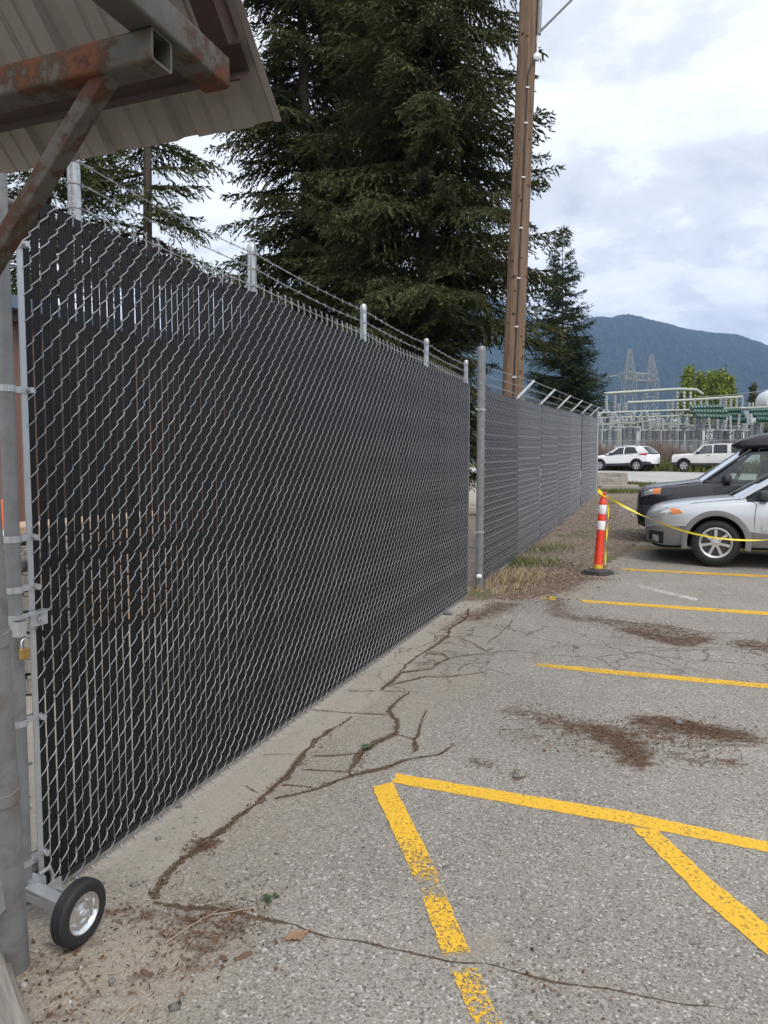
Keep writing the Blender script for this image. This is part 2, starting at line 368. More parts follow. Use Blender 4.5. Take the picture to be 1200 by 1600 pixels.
CR = [([(240, 1405), (285, 1345), (320, 1322), (350, 1297), (400, 1252), (460, 1203), (487, 1179), (520, 1143), (550, 1119)], .035, .030),
      ([(607, 1110), (640, 1080)], .028, .012), ([(487, 1110), (550, 1115), (607, 1117)], .008, .012), ([(544, 1080), (640, 1081)], .006, .006),
      ([(607, 1110), (619, 1125), (616, 1146), (592, 1158), (574, 1173), (562, 1200), (553, 1215)], .030, .035),
      ([(430, 1248), (490, 1233), (550, 1212), (595, 1203), (646, 1185)], .020, .030), ([(646, 1185), (688, 1179), (709, 1164)], .016, .006),
      ([(487, 1182), (568, 1176)], .010, .012), ([(472, 1203), (547, 1207)], .014, .012), ([(439, 1227), (490, 1231)], .014, .010),
      ([(616, 1147), (649, 1156), (646, 1176)], .010, .022), ([(649, 1156), (661, 1122), (667, 1110)], .016, .008),
      ([(596, 1078), (625, 1050), (670, 1044), (700, 1029), (688, 1020), (667, 1017)], .035, .020), ([(607, 1072), (664, 1057), (700, 1057), (760, 1050)], .020, .008),
      ([(667, 1017), (685, 1002), (712, 972), (735, 950)], .030, .03), ([(715, 996), (736, 1005), (760, 1017), (772, 1012)], .016, .008),
      ([(700, 1029), (740, 1024), (800, 1017), (860, 1024)], .014, .008), ([(715, 1048), (735, 1036), (770, 1032)], .012, .006),
      ([(760, 1005), (785, 985), (800, 968)], .012, .012), ([(667, 1017), (640, 1032), (625, 1050)], .02, .02),
      ([(240, 1410), (315, 1415), (380, 1425), (460, 1445)], .02, .018), ([(460, 1445), (550, 1465), (650, 1485), (699, 1497), (763, 1505), (848, 1527), (923, 1545), (1029, 1559), (1147, 1580)], .010, .006),
      ([(680, 1182), (700, 1170), (712, 1162)], .008, .004), ([(868, 962), (930, 970), (1040, 978), (1100, 990), (1200, 992)], .012, .012), ([(860, 1024), (930, 1027), (1000, 1018), (1120, 1016), (1200, 1022)], .009, .008),
      ([(930, 1027), (960, 1045), (1000, 1060)], .008, .005), ([(1000, 1018), (1060, 1040), (1130, 1058)], .008, .005), ([(1010, 990), (1080, 1003), (1200, 1012)], .012, .01), ([(410, 1180), (470, 1178)], .006, .004),
      ([(383, 1228), (405, 1240)], .012, .006), ([(650, 1040), (690, 1036)], .012, .008)]
for q_, w0_, w1_ in CR: dirt = np.maximum(dirt, .38 * sstep(.05 + 1.6 * w0_, .0, pdist(q_)))
brown = np.zeros_like(px_)
BROWN = [([(900, 1135), (1000, 1150), (1060, 1138)], .15, .52), ([(860, 1128), (940, 1150), (985, 1180)], .13, .55), ([(1090, 1138), (1160, 1152)], .12, .6), ([(800, 1112), (850, 1122), (900, 1133), (950, 1150)], .13, .50), ([(940, 1140), (985, 1165), (992, 1190)], .12, .72), ([(1015, 1128), (1060, 1135), (1150, 1150)], .17, .70),
         ([(1040, 1128), (1110, 1142)], .09, .85), ([(790, 1143), (870, 1160), (930, 1180)], .13, .36), ([(1060, 1182), (1150, 1193)], .10, .48), ([(1030, 1163), (1130, 1163)], .12, .42),
         ([(922, 967), (990, 978), (1045, 990)], .22, .52), ([(985, 985), (1060, 1004), (1090, 998)], .18, .66), ([(1020, 977), (1100, 996)], .2, .5), ([(1175, 1008), (1230, 1015)], .25, .62),
         ([(868, 935), (872, 960), (905, 968)], .16, .5), ([(740, 965), (790, 945)], .22, .55), ([(690, 985), (735, 960)], .1, .42), ([(745, 1190), (760, 1195)], .07, .5), ([(805, 1213)], .05, .75),
         ([(310, 1322), (325, 1318)], .055, .9), ([(300, 1440), (350, 1430), (330, 1480)], .14, .46), ([(175, 1425), (240, 1432)], .06, .5), ([(60, 1530), (120, 1480)], .13, .40), ([(80, 1590), (150, 1560)], .1, .35),
         ([(240, 1520), (300, 1510)], .07, .42), ([(760, 975), (800, 985)], .1, .3), ([(880, 1560), (830, 1525)], .12, .26), ([(800, 935), (850, 925), (885, 905), (930, 905)], .2, .5), ([(890, 925), (905, 905), (960, 905)], .12, .4)]
for q, r, s in BROWN: brown = np.maximum(brown, s * sstep(r * 1.7, r * .2, pdist(q)))
conc = sstep(.46, .24, ff) * sstep(-1.45, -1.1, tt) * sstep(5.0, 4.6, tt) * .6
alli = np.clip(sstep(1.3, .2, pdist([(720, 1000), (900, 1010), (1250, 1030)])) + .6 * sstep(.8, .2, pdist([(640, 1060), (760, 1040)])), 0, 1)
LZ = np.array([zg(y) for y in ly])[None, :].repeat(len(lx), 0)
keep_v = (ff >= fb).reshape(sh); idx = np.arange(px_.size).reshape(sh)
km = keep_v[:-1, :-1] & keep_v[1:, :-1] & keep_v[1:, 1:] & keep_v[:-1, 1:]
Fq = np.stack([idx[:-1, :-1], idx[1:, :-1], idx[1:, 1:], idx[:-1, 1:]], -1)[km]
relief = .004 * np.sin(px_ * 2.3 + 1) * np.sin(py_ * 1.7) * 0
V = np.stack([px_, py_, LZ.ravel() + relief], -1)
used = np.unique(Fq); remap = np.zeros(len(V), np.int64); remap[used] = np.arange(len(used))
lot = tag(link('parking_lot', np_mesh('parking_lot', V[used], remap[Fq], M['asphalt'], {'dirt': dirt[used], 'brown': brown[used], 'conc': conc[used], 'alli': alli[used]}, True)), kind='structure')

# ------------------------------------------------------------------ painted lines
def paint_mat(name, c1, c2, wear):
    t = NT(name); v = t.pos()
    n = t.noise(v, 62, 5, .75); n2 = t.noise(v, 7, 4, .6); st = t.noise(t.map(v, (1, 1, 1), (3, 1, 8)), 160, 3, .6)
    w = t.math('ADD', t.math('MULTIPLY', n, .62), t.math('MULTIPLY', st, .38))
    w = t.math('ADD', w, t.math('MULTIPLY', t.math('SUBTRACT', n2, .5), .22))
    w = t.math('ADD', w, t.math('SUBTRACT', t.math('MULTIPLY', t.attr('wear'), .34), wear))
    alpha = t.ramp(w, [(.50, 1.0), (.56, 0.0)])
    c = t.mix(n2, c1, c2); c = t.mix(t.ramp(n, [(.45, 0.0), (.7, .35)]), c, tuple(x * .6 for x in c1))
    t.bsdf(col=c, rough=.8, spec=.2); t.bump(n, .2, .002)
    tr = t.n('ShaderNodeBsdfTransparent'); mx = t.n('ShaderNodeMixShader'); t.put(mx.inputs[0], alpha)
    t.t.links.new(tr.outputs[0], mx.inputs[1]); t.t.links.new(t.b.outputs[0], mx.inputs[2]); t.t.links.new(mx.outputs[0], t.out.inputs[0]); return t.m
M['yellow'] = paint_mat('yellow_line_paint', (.70, .40, .035), (.80, .49, .06), .13)
M['white_paint'] = paint_mat('faded_white_paint', (.58, .57, .54), (.66, .65, .62), .09)
def line(name, A, B, mat, wear, dz=.002):
    # A, B: the two long edges as pixel polylines; resampled into a strip with uneven edges
    PA, PB = [gp(*q) for q in A], [gp(*q) for q in B]
    def res(P, n):
        L = np.cumsum([0] + [(b - a).length for a, b in zip(P[:-1], P[1:])]); s = np.linspace(0, L[-1], n)
        return np.stack([np.interp(s, L, [p[i] for p in P]) for i in range(2)], -1), s / L[-1]
    L = sum((b - a).length for a, b in zip(PA[:-1], PA[1:])); n = max(6, int(L / .03)); k = 5
    a, s = res(PA, n); b, _ = res(PB, n)
    a += rng.normal(0, .0025, a.shape); b += rng.normal(0, .0025, b.shape)
    V = []; W = []
    for i in range(n):
        for j in range(k):
            p = a[i] + (b[i] - a[i]) * j / (k - 1); V.append((p[0], p[1], zg(p[1]) + dz)); W.append(np.interp(s[i], [x[0] for x in wear], [x[1] for x in wear]))
    F = [(i * k + j, (i + 1) * k + j, (i + 1) * k + j + 1, i * k + j + 1) for i in range(n - 1) for j in range(k - 1)]
    return link(name, np_mesh(name, V, F, mat, {'wear': W}), lot)
Y_, W_ = M['yellow'], M['white_paint']
line('painted_line', [(620, 1209), (976, 1268), (1200, 1316), (1700, 1436)], [(613, 1223), (973, 1287), (1200, 1332), (1700, 1460)], Y_, [(0, .2), (.3, .24), (.6, .22), (1, .4)], .002)
line('painted_line', [(582, 1231), (656, 1393), (691, 1489), (741, 1601), (790, 1720)], [(613, 1223), (680, 1356), (712, 1436), (739, 1500), (784, 1601), (845, 1720)], Y_, [(0, .16), (.25, .22), (.42, .48), (.5, .75), (.55, .35), (.68, .42), (.72, .95), (.75, .42), (1, .75)], .0035)
line('painted_line', [(985, 1292), (1093, 1401), (1200, 1495), (1500, 1760)], [(1027, 1298), (1120, 1383), (1200, 1447), (1500, 1690)], Y_, [(0, .25), (.5, .26), (1, .4)], .0035)
line('painted_line', [(838, 1036), (957, 1047), (1200, 1069), (1700, 1118)], [(838, 1041), (957, 1054), (1200, 1076), (1700, 1127)], Y_, [(0, .5), (.1, .35), (1, .35)])
line('painted_line', [(905, 937), (1200, 956), (1600, 983)], [(914, 941.5), (1200, 961.5), (1600, 990)], Y_, [(0, .35), (1, .3)])
line('painted_line', [(845, 933), (868, 932)], [(845, 937), (868, 938)], Y_, [(0, .6), (1, .4)])
line('painted_line', [(970, 888), (1200, 899), (1500, 914)], [(972, 891), (1200, 902.5), (1500, 918)], Y_, [(0, .4), (1, .35)])
line('painted_line', [(984, 855), (1200, 860)], [(984, 857.5), (1200, 862.5)], Y_, [(0, .55), (1, .5)])
line('painted_line', [(987, 831), (1100, 834)], [(987, 833), (1100, 836)], W_, [(0, .5), (1, .5)])
line('faded_line', [(998, 913), (1092, 936)], [(994, 916), (1086, 939)], W_, [(0, .4), (1, .3)])
line('faded_line', [(786, 961), (866, 959)], [(786, 966), (866, 964)], W_, [(0, .45), (1, .65)])
line('faded_line', [(1100, 945), (1148, 949)], [(1096, 947), (1146, 951)], W_, [(0, .8), (1, .7)])
line('faded_line', [(609, 1214), (622, 1207), (700, 1219)], [(613, 1224), (626, 1212), (700, 1223)], W_, [(0, .3), (1, .9)], .0012)

# ------------------------------------------------------------------ dirt filled cracks
def crack_mat():
    t = NT('crack_dirt'); v = t.pos(); n = t.noise(v, 48, 5, .75); n2 = t.noise(v, 9, 4, .6); e = t.attr('edge')
    w = t.math('ADD', e, t.math('ADD', t.math('MULTIPLY', t.math('SUBTRACT', n, .5), 2.2), t.math('MULTIPLY', t.math('SUBTRACT', n2, .5), .8)))
    c = t.mix(t.ramp(n, [(.35, 0.0), (.65, 1.0)]), (.055, .036, .024), (.20, .145, .10)); c = t.mix(t.ramp(e, [(.0, .75), (.28, 0.0)]), c, (.035, .024, .017))
    t.bsdf(col=c, rough=.95, spec=.2); t.bump(n, .6, .006)
    tr = t.n('ShaderNodeBsdfTransparent'); mx = t.n('ShaderNodeMixShader'); t.put(mx.inputs[0], t.ramp(w, [(.45, 1.0), (.8, 0.0)]))
    t.t.links.new(tr.outputs[0], mx.inputs[1]); t.t.links.new(t.b.outputs[0], mx.inputs[2]); t.t.links.new(mx.outputs[0], t.out.inputs[0]); return t.m
M['crack'] = crack_mat()
def crack(pts, w0, w1, z=.0012):
    P = [gp(*q) for q in pts]; L = np.cumsum([0] + [(b - a).length for a, b in zip(P[:-1], P[1:])])
    n = max(8, int(L[-1] / .025)); s = np.linspace(0, L[-1], n)
    xs, ys = [np.interp(s, L, [p[i] for p in P]) for i in range(2)]
    j1, j2 = rng.normal(0, 1, n), rng.normal(0, 1, n); k = np.array([.25, .5, .25])
    wob = np.convolve(np.cumsum(rng.normal(0, .0065, n)), np.ones(5) / 5, 'same'); wob -= np.linspace(wob[0], wob[-1], n)
    tx, ty = np.gradient(xs), np.gradient(ys); ln = np.hypot(tx, ty); nx, ny = -ty / ln, tx / ln
    w = 1.6 * np.interp(s, [0, .12 * L[-1], .85 * L[-1], L[-1]], [w0 * .6, w0, w1, w1 * .2])
    wa = w * (.5 + .28 * np.convolve(j1, k, 'same')).clip(.12, 1.3); wb = w * (.5 + .28 * np.convolve(j2, k, 'same')).clip(.12, 1.3)
    xs = xs + nx * wob; ys = ys + ny * wob
    V = [(x, y, zg(y) + z) for x, y in zip(xs + nx * wa, ys + ny * wa)] + [(x, y, zg(y) + z) for x, y in zip(xs - nx * wb, ys - ny * wb)]
    V += [(x, y, zg(y) + z) for x, y in zip(xs, ys)]; E_ = [1.0] * (2 * n) + [0.0] * n
    F = [(i, i + 1, 2 * n + i + 1, 2 * n + i) for i in range(n - 1)] + [(2 * n + i, 2 * n + i + 1, n + i + 1, n + i) for i in range(n - 1)]
    link('crack', np_mesh('crack', V, F, M['crack'], {'edge': E_}), lot)
for c in CR: crack(*c)

# ------------------------------------------------------------------ road beyond the lot
def road_mat():
    t = NT('pale_road_surface'); v = t.pos(); n = t.noise(v, 1.2, 5, .6)
    st = t.noise(t.map(v, (.73, .02, 1), rot=(0, 0, -math.atan2(.68, .73))), 1.5, 3)
    c = t.mix(n, (.36, .345, .325), (.46, .45, .43)); c = t.mix(t.ramp(st, [(.4, 0.0), (.65, .5)]), c, (.30, .29, .275))
    t.bsdf(col=c, rough=.9, spec=.3); return t.m
M['road'] = road_mat()
RDIR = Vector((-.68, .73, 0)).normalized(); RN = Vector((RDIR.y, -RDIR.x, 0)) * 1.0
RP = Vector((10.8, 30, 0))
V = []; ns = 60; wv = [0, 4, 8, 12, 16, 21]
for i in range(ns + 1):
    for w in wv:
        p = RP + RDIR * (-60 + i * 2.4) + RN * w; V.append((p.x, p.y, zg(p.y) + .02))
k = len(wv); F = [(i * k + j, (i + 1) * k + j, (i + 1) * k + j + 1, i * k + j + 1) for i in range(ns) for j in range(k - 1)]
road = tag(link('road', np_mesh('road', V, F, M['road'], smooth=True)), kind='structure')
def road_line(w, wd, mat):
    V = []
    for i in range(ns + 1):
        for q in (w, w + wd):
            p = RP + RDIR * (-60 + i * 2.4) + RN * q; V.append((p.x, p.y, zg(p.y) + .03))
    link('lane_line', np_mesh('lane_line', V, [(2 * i, 2 * i + 2, 2 * i + 3, 2 * i + 1) for i in range(ns)], mat), road)
M['lane'] = plain('lane_paint', (.72, .71, .68), .8)
road_line(.5, .15, M['lane']); road_line(8, .15, M['lane']); road_line(14.6, .15, M['lane'])
mk = MB()
for i in range(ns):
    a = RP + RDIR * (-60 + i * 2.4) - RN * .12; b = RP + RDIR * (-60 + (i + 1) * 2.4) - RN * .12
    za, zb = zg(a.y), zg(b.y)
    mk.grid([[(a + RN * x) + Vector((0, 0, za + z)) for x, z in ((-.06, -.05), (-.06, .13), (.10, .13), (.12, .0))], [(b + RN * x) + Vector((0, 0, zb + z)) for x, z in ((-.06, -.05), (-.06, .13), (.10, .13), (.12, .0))]])
mk.build('kerb', M['conc'], road)

# ================================================================== ROLLING GATE
W, PZ = .0405, .089
def picket(z0, z1, phase, top):
    h = PZ / 2; pts = []; z = z0; k = phase
    while z < z1:
        s = 1 if k % 2 == 0 else -1                     # even: front, rising to the right; odd: back to the left
        for x, y, dz in ((-.5, 0, 0), (-.40, -.0068, .008), (0, -.0086, .5 * h), (.40, -.0068, h - .008)):
            pts.append((s * x * W * 1.06, s * y, z + dz))
        z += h; k += 1
    s = 1 if k % 2 == 0 else -1
    pts.append((-s * .5 * W, 0, z)); ex = -s * .5 * W
    return pts, ex, z
M_PICK = {}
def picket_mesh(z0, z1, phase, key, n=5):
    pts, ex, z = picket(z0, z1, phase, True); mb = MB(); mb.tube(pts, .0019, n, cap=False)
    # twisted selvage: the end climbs round its neighbour and splays
    e = [(ex, 0, z)] + [(ex + .0035 * math.cos(a), .0035 * math.sin(a), z + .007 * (i + 1)) for i, a in enumerate((0, 1.9, 3.8, 5.7, 7.6))]
    e += [(ex + (-.012 if ex > 0 else .012), .004, z + .052)]; mb.tube(e, .0019, n)
    q, sx = pts[0], pts[0][0]
    e = [(sx, 0, z0)] + [(sx + .0035 * math.cos(a), .0035 * math.sin(a), z0 - .004 * (i + 1)) for i, a in enumerate((0, 1.9, 3.8))] + [(sx * .6, -.012, z0 - .022)]
    mb.tube(e, .0019, n)
    return mb.mesh(key, M['wire'], 60)
WIRE_A, WIRE_B = picket_mesh(.026, 2.50, 0, 'picket_a'), picket_mesh(.026, 2.50, 1, 'picket_b')
def slat_profile(w, th):
    h = w / 2; t = th / 2
    return [(-h, -t * .4), (-h * .9, -t), (-h * .36, -t), (-h * .3, -t * .55), (-h * .22, -t), (h * .22, -t), (h * .3, -t * .55), (h * .36, -t), (h * .9, -t), (h, -t * .4), (h, t * .4), (h * .9, t), (-h * .9, t), (-h, t * .4)]
SLAT = MB().prism(slat_profile(.0318, .0068), .04, 2.5).mesh('slat', M['slat'])
gate = thing('rolling_gate', 'tall black slatted chain link gate with barbed wire on top and a wheel', 'gate', O, GATE_ANG)
T0, T1 = -1.475, 4.80; ns_ = int(round((T1 - T0) / W)); grn = random.Random(3)
for i in range(ns_):
    x = T0 + (i + .5) * W
    s = link('slat', SLAT, gate, (x + grn.uniform(-.0015, .0015), grn.uniform(-.0012, .0012), grn.uniform(-.006, .006) + (.006 if i % 2 else 0)), (0, 0, R(grn.uniform(-4, 4))))
    link('wire', WIRE_A if i % 2 == 0 else WIRE_B, gate, (x, 0, 0), (grn.uniform(-.0012, .0012), 0, 0))
MB().box(((T0 + T1) / 2, .0, .055), (T1 - T0, .016, .022)).build('slat_track', M['track'], gate)
gz = M['galv']
MB().tube([(-1.545, .006, .05), (-1.545, .006, 2.62)], .0245, 18).build('end_upright', gz, gate, 40)
MB().tube([(4.865, .03, .06), (4.865, .03, 2.5)], .024, 14).build('end_upright', gz, gate, 40)
for x in (.11, 1.71, 3.31): MB().tube([(x, .042, .08), (x, .042, 2.5)], .022, 12).build('upright', gz, gate, 40)
for z in (.13, 1.235, 2.47): MB().tube([(-1.53, .042, z), (4.86, .042, z)], .023, 14).build('rail', gz, gate, 40)
MB().box((T0 - .006, -.002, 1.28), (.022, .006, 2.42)).build('tension_bar', M['galv_new'], gate)
MB().box((T1 + .012, -.002, 1.28), (.02, .006, 2.42)).build('tension_bar', M['galv'], gate)
for z in (2.335, 1.846, 1.339, 1.165, .70, .20):
    mb = MB(); arc = []
    for j in range(15):
        a = R(-100 + j * 20.0); a = R(60 + j * 300 / 14 - 0); arc.append((-1.545 + .027 * math.cos(a), .006 + .027 * math.sin(a)))
    P = [(-1.463, .010)] + arc + [(-1.463, -.012)]
    for (x0, y0), (x1, y1) in zip(P[:-1], P[1:]): mb.bar((x0, y0, z), (x1, y1, z), .0035, .022)
    mb.tube([(-1.472, -.026, z), (-1.472, .022, z)], .006, 8); mb.tube([(-1.472, -.030, z), (-1.472, -.020, z)], .011, 6)
    mb.build('tension_band', M['galv_new'], gate, 40)
# uprights that carry the barbed wire, with dome caps
for x in (-1.165, .115, 1.715, 3.315, 4.87):
    r = .024; mb = MB().lathe([(r, 2.46), (r, 2.745), (r + .003, 2.745), (r + .003, 2.765), (r * .95, 2.782), (r * .6, 2.792), (0, 2.795)], 18, (x, .055, 0))
    ex = mb.build('extension_post', M['zinc_post'], gate, 40)
    for z in (2.56, 2.65, 2.73):
        MB().lathe([(r + .0005, -.004), (r + .004, -.003), (r + .004, .003), (r + .0005, .004)], 16, (x, .055, z)).build('tie_wire', M['wire'], ex)
def barbed(P, name, parent, seed, step=.012):
    rr = random.Random(seed); P = [Vector(p) for p in P]; L = np.cumsum([0] + [(b - a).length for a, b in zip(P[:-1], P[1:])])
    n = int(L[-1] / step); s = np.linspace(0, L[-1], n); C = np.stack([np.interp(s, L, [p[i] for p in P]) for i in range(3)], -1)
    tdir = (P[-1] - P[0]).normalized(); u = tdir.cross(Vector((0, 0, 1))).normalized(); w = u.cross(tdir); mb = MB()
    for ph in (0, math.pi):
        mb.tube([Vector(c) + (u * math.cos(q * 2 * math.pi / .075 + ph) + w * math.sin(q * 2 * math.pi / .075 + ph)) * .0022 for c, q in zip(C, s)], .0016, 4, cap=False)
    q = .05
    while q < L[-1]:
        c = Vector([np.interp(q, s, C[:, i]) for i in range(3)])
        for k in range(2):
            a = rr.uniform(0, math.pi); d = (u * math.cos(a) + w * math.sin(a)); e = tdir * .006 * (1 if k else -1)
            mb.tube([c + e - d * .017, c - e * .3 + u * .003, c + e + d * .017], .0013, 4)
        mb.tube([c - tdir * .009, c + tdir * .009], .0042, 6)
        q += .125 + rr.uniform(-.01, .01)
    return mb.build(name, M['wire'], parent)
def sag(a, b, d, n=8): return [Vector(a).lerp(Vector(b), i / n) - Vector((0, 0, d * 4 * (i / n) * (1 - i / n))) for i in range(n + 1)]
for k, z in enumerate((2.56, 2.65, 2.73)):
    P = []
    xs = [-1.165, .115, 1.715, 3.315, 4.87]
    for a, b in zip(xs[:-1], xs[1:]): P += sag((a, .028, z), (b, .028, z), .012 + .006 * ((k + int(a)) % 2))[0 if not P else 1:]
    barbed(P, 'barbed_wire', gate, k)
# carrier wheel
wheel_c = Vector((-1.585, -.275, .1065)); Mw = Matrix(((1, 0, 0), (0, 0, -1), (0, 1, 0)))     # lathe axis -> -y (towards the viewer)
ty = [(.060, -.020), (.072, -.0255), (.090, -.027), (.0995, -.023), (.1040, -.017), (.1040, -.0125), (.1028, -.0115), (.1045, -.0105), (.1045, -.0055), (.1030, -.0045), (.105, -.0035), (.105, .0035), (.1030, .0045), (.1045, .0055), (.1045, .0105), (.1028, .0115), (.1040, .0125), (.1040, .017), (.0995, .023), (.090, .027), (.072, .0255), (.060, .020)]
tyre = MB().lathe(ty, 48, wheel_c, Mw, cap=False).build('wheel', M['rubber'], gate, 35)
rim = MB().lathe([(.058, -.018), (.066, -.02), (.066, .024), (.0625, .0245), (.058, .020), (.054, .011), (.047, .008), (.030, .010), (.020, .016), (.014, .017), (.012, .019), (0, .019)], 40, wheel_c, Mw)
rim.build('rim', M['chrome'], tyre, 35)
hb = MB().lathe([(.013, 0), (.013, .027), (.009, .029), (.009, .036), (0, .036)], 6, wheel_c, Mw)
for j in range(4):
    a = R(45 + 90 * j); hb.lathe([(.005, .008), (.005, .0145), (0, .0155)], 6, wheel_c + Vector((.040 * math.cos(a), 0, .040 * math.sin(a))), Mw)
hb.build('hub', M['galv_new'], tyre, 30)
mb = MB(); mb.bar((-1.53, .02, .115), (-1.53, -.05, .115), .05, .045); mb.bar((-1.555, -.03, .128), (-1.575, -.245, .112), .045, .007); mb.bar((-1.575, -.03, .10), (-1.588, -.245, .098), .008, .03)
mb.tube([wheel_c + Vector((0, .06, 0)), wheel_c + Vector((0, -.01, 0))], .0085, 10); mb.box(wheel_c + Vector((0, .04, .012)), (.05, .007, .07))
mb.build('wheel_bracket', M['galv_new'], gate)
mb = MB()
for y in (-.035, .035): mb.tube([(-1.50, y, .075), (-1.475, y - .006, .07), (-1.46, y, .11), (-1.475, y, .15), (-1.52, y, .15)], .007, 8)
mb.box((-1.48, -.045, .075), (.09, .008, .045)); mb.box((-1.455, -.05, .055), (.012, .05, .02)); mb.build('u_bolt', M['galv_new'], gate, 40)
# latch clamp with padlock
mb = MB(); mb.box((-1.48, -.03, 1.055), (.075, .005, .05)); mb.bar((-1.59, -.038, 1.075), (-1.445, -.031, 1.082), .035, .004)
mb.lathe([(.0275, -.024), (.030, -.024), (.030, .024), (.0275, .024)], 18, (-1.545, .006, 1.055)); mb.tube([(-1.472, -.045, 1.052), (-1.472, -.02, 1.052)], .010, 6); mb.tube([(-1.472, -.038, 1.052), (-1.472, -.032, 1.052)], .017, 12)
mb.box((-1.575, -.045, 1.04), (.03, .03, .05)); mb.build('latch_clamp', M['galv_new'], gate, 40)
pad = thing('padlock', 'small tarnished brass padlock hanging from the gate latch', 'padlock', O + DV * -1.567 - NV * .055 + Vector((0, 0, .955)), GATE_ANG)
MB().bbox((0, 0, 0), (.034, .016, .036), .003).build('lock_body', M['brass'], pad)
MB().tube([(-.011, 0, .012), (-.011, 0, .038), (-.008, 0, .047), (0, 0, .052), (.008, 0, .047), (.011, 0, .038), (.011, 0, .012)], .0035, 8).build('shackle', M['chrome'], pad, 60)
# ------------------------------------------------------------------ steel gate post at the far end
gpost = thing('gate_post', 'thick galvanised post with dome cap between the gate and the fence', 'post', gl(5.43, .0, 0), GATE_ANG)
r = .05; MB().lathe([(r, -.3), (r, 2.96), (r + .004, 2.96), (r + .004, 2.985), (r * .95, 3.01), (r * .7, 3.027), (.02, 3.036), (0, 3.037)], 28).build('pipe', gz, gpost, 40)
for z in (.55, .95, 1.3, 1.62, 2.06, 2.56): MB().lathe([(r, -.012), (r + .003, -.011), (r + .003, .011), (r, .012)], 28, (0, 0, z)).build('band', M['galv'], gpost)
for z in (.72, 2.25):
    mb = MB(); mb.lathe([(r, -.014), (r + .005, -.013), (r + .005, .013), (r, .014)], 28, (0, 0, z)); mb.bar((-.05, -.03, z), (-.14, -.03, z), .008, .025); mb.bar((-.05, .03, z), (-.14, .03, z), .008, .025); mb.build('gate_guide', M['galv_new'], gpost)
mb = MB(); mb.lathe([(.0, -.03), (.022, -.03), (.03, -.01), (.03, .01), (.022, .03), (0, .03)], 16, (-.10, -.02, .17), Mw); mb.bar((-.05, -.02, .17), (-.10, -.02, .17), .02, .02); mb.build('guide_roller', M['galv_white'], gpost, 40)

# ================================================================== FENCE BEYOND THE GATE
FA, FBp = Vector((1.265, 9.0, 0)), Vector((6.87, 23.0, 0)); FL = (FBp - FA).length; FD = (FBp - FA).normalized(); FANG = math.atan2(FD.y, FD.x)
fence = thing('chain_link_fence', 'long dark slatted chain link fence with angled barbed wire arms beyond the gate', 'fence', FA, FANG)
NB = 7; bl = FL / NB; nsl = int(bl / W) - 2
mb = MB()
for i in range(nsl): mb.box(((i + .5) * W, 0, 1.30), (.0345, .0068, 2.42))
BAY_S = mb.mesh('bay_slats', M['slat']); BAY_G = mb.mesh('bay_slats_grey', M['slat_grey'])
mb = MB()
for i in range(nsl + 1):
    pts, ex, z = picket(.06, 2.5, i % 2, True); pts = [(p[0] + (i + .5) * W, p[1], p[2]) for p in pts]; mb.tube(pts, .0021, 4, cap=False)
    e = (ex + (i + .5) * W); mb.tube([(e, 0, z), (e + .003, .003, z + .03), (e + .01, 0, z + .05)], .0021, 4)
BAY_W = mb.mesh('bay_wires', M['wire'], 60)
frn = random.Random(9)
for b in range(NB):
    a, c = b * bl, (b + 1) * bl; za, zb = zg((FA + FD * a).y), zg((FA + FD * c).y); sl = (zb - za) / bl
    tw = frn.uniform(-.022, .022) if b else 0
    for me, nm in ((BAY_G if b else BAY_S, 'slat_panel'), (BAY_W, 'wire_mesh')):
        o = link(nm, me, fence); Mx = Matrix.Identity(4); Mx[2][0] = sl; Mx[0][3] = a + .02; Mx[2][3] = za; Mx[1][0] = tw; Mx[1][3] = frn.uniform(-.012, .012) if False else 0
        o.matrix_local = Mx; tag(o, kind='stuff')
    for x in ((a,) if b < NB - 1 else (a, c)):
        z = zg((FA + FD * x).y); MB().tube([(x, .045, z - .3), (x, .045, z + 2.55)], .03, 12).build('line_post', gz, fence, 40)
        if x > .1:
            MB().bar((x, .045, z + 2.50), (x, -.235, z + 2.78), .035, .02, up=(1, 0, 0)).build('barb_arm', M['galv_white'], fence)
    for z in (.10, 2.44): MB().tube([(a, .045, za + z), (c, .045, zb + z)], .02, 10).build('rail', gz, fence, 40)
for k, (y, z) in enumerate(((-.02, 2.57), (-.12, 2.67), (-.215, 2.77))):
    P = [(-.25, 0, zg(9) + z)]
    for b in range(1, NB + 1): x = b * bl; P.append((x, y, zg((FA + FD * x).y) + z))
    barbed(P, 'barbed_wire', fence, 30 + k, .03)
# end post where the fence turns, with the return rail seen beyond the corner
x = FL; z = zg(23.0); MB().tube([(x + .06, 0, z - .2), (x + .06, 0, z + 2.75)], .03, 12).build('corner_post', M['galv_new'], fence, 40)
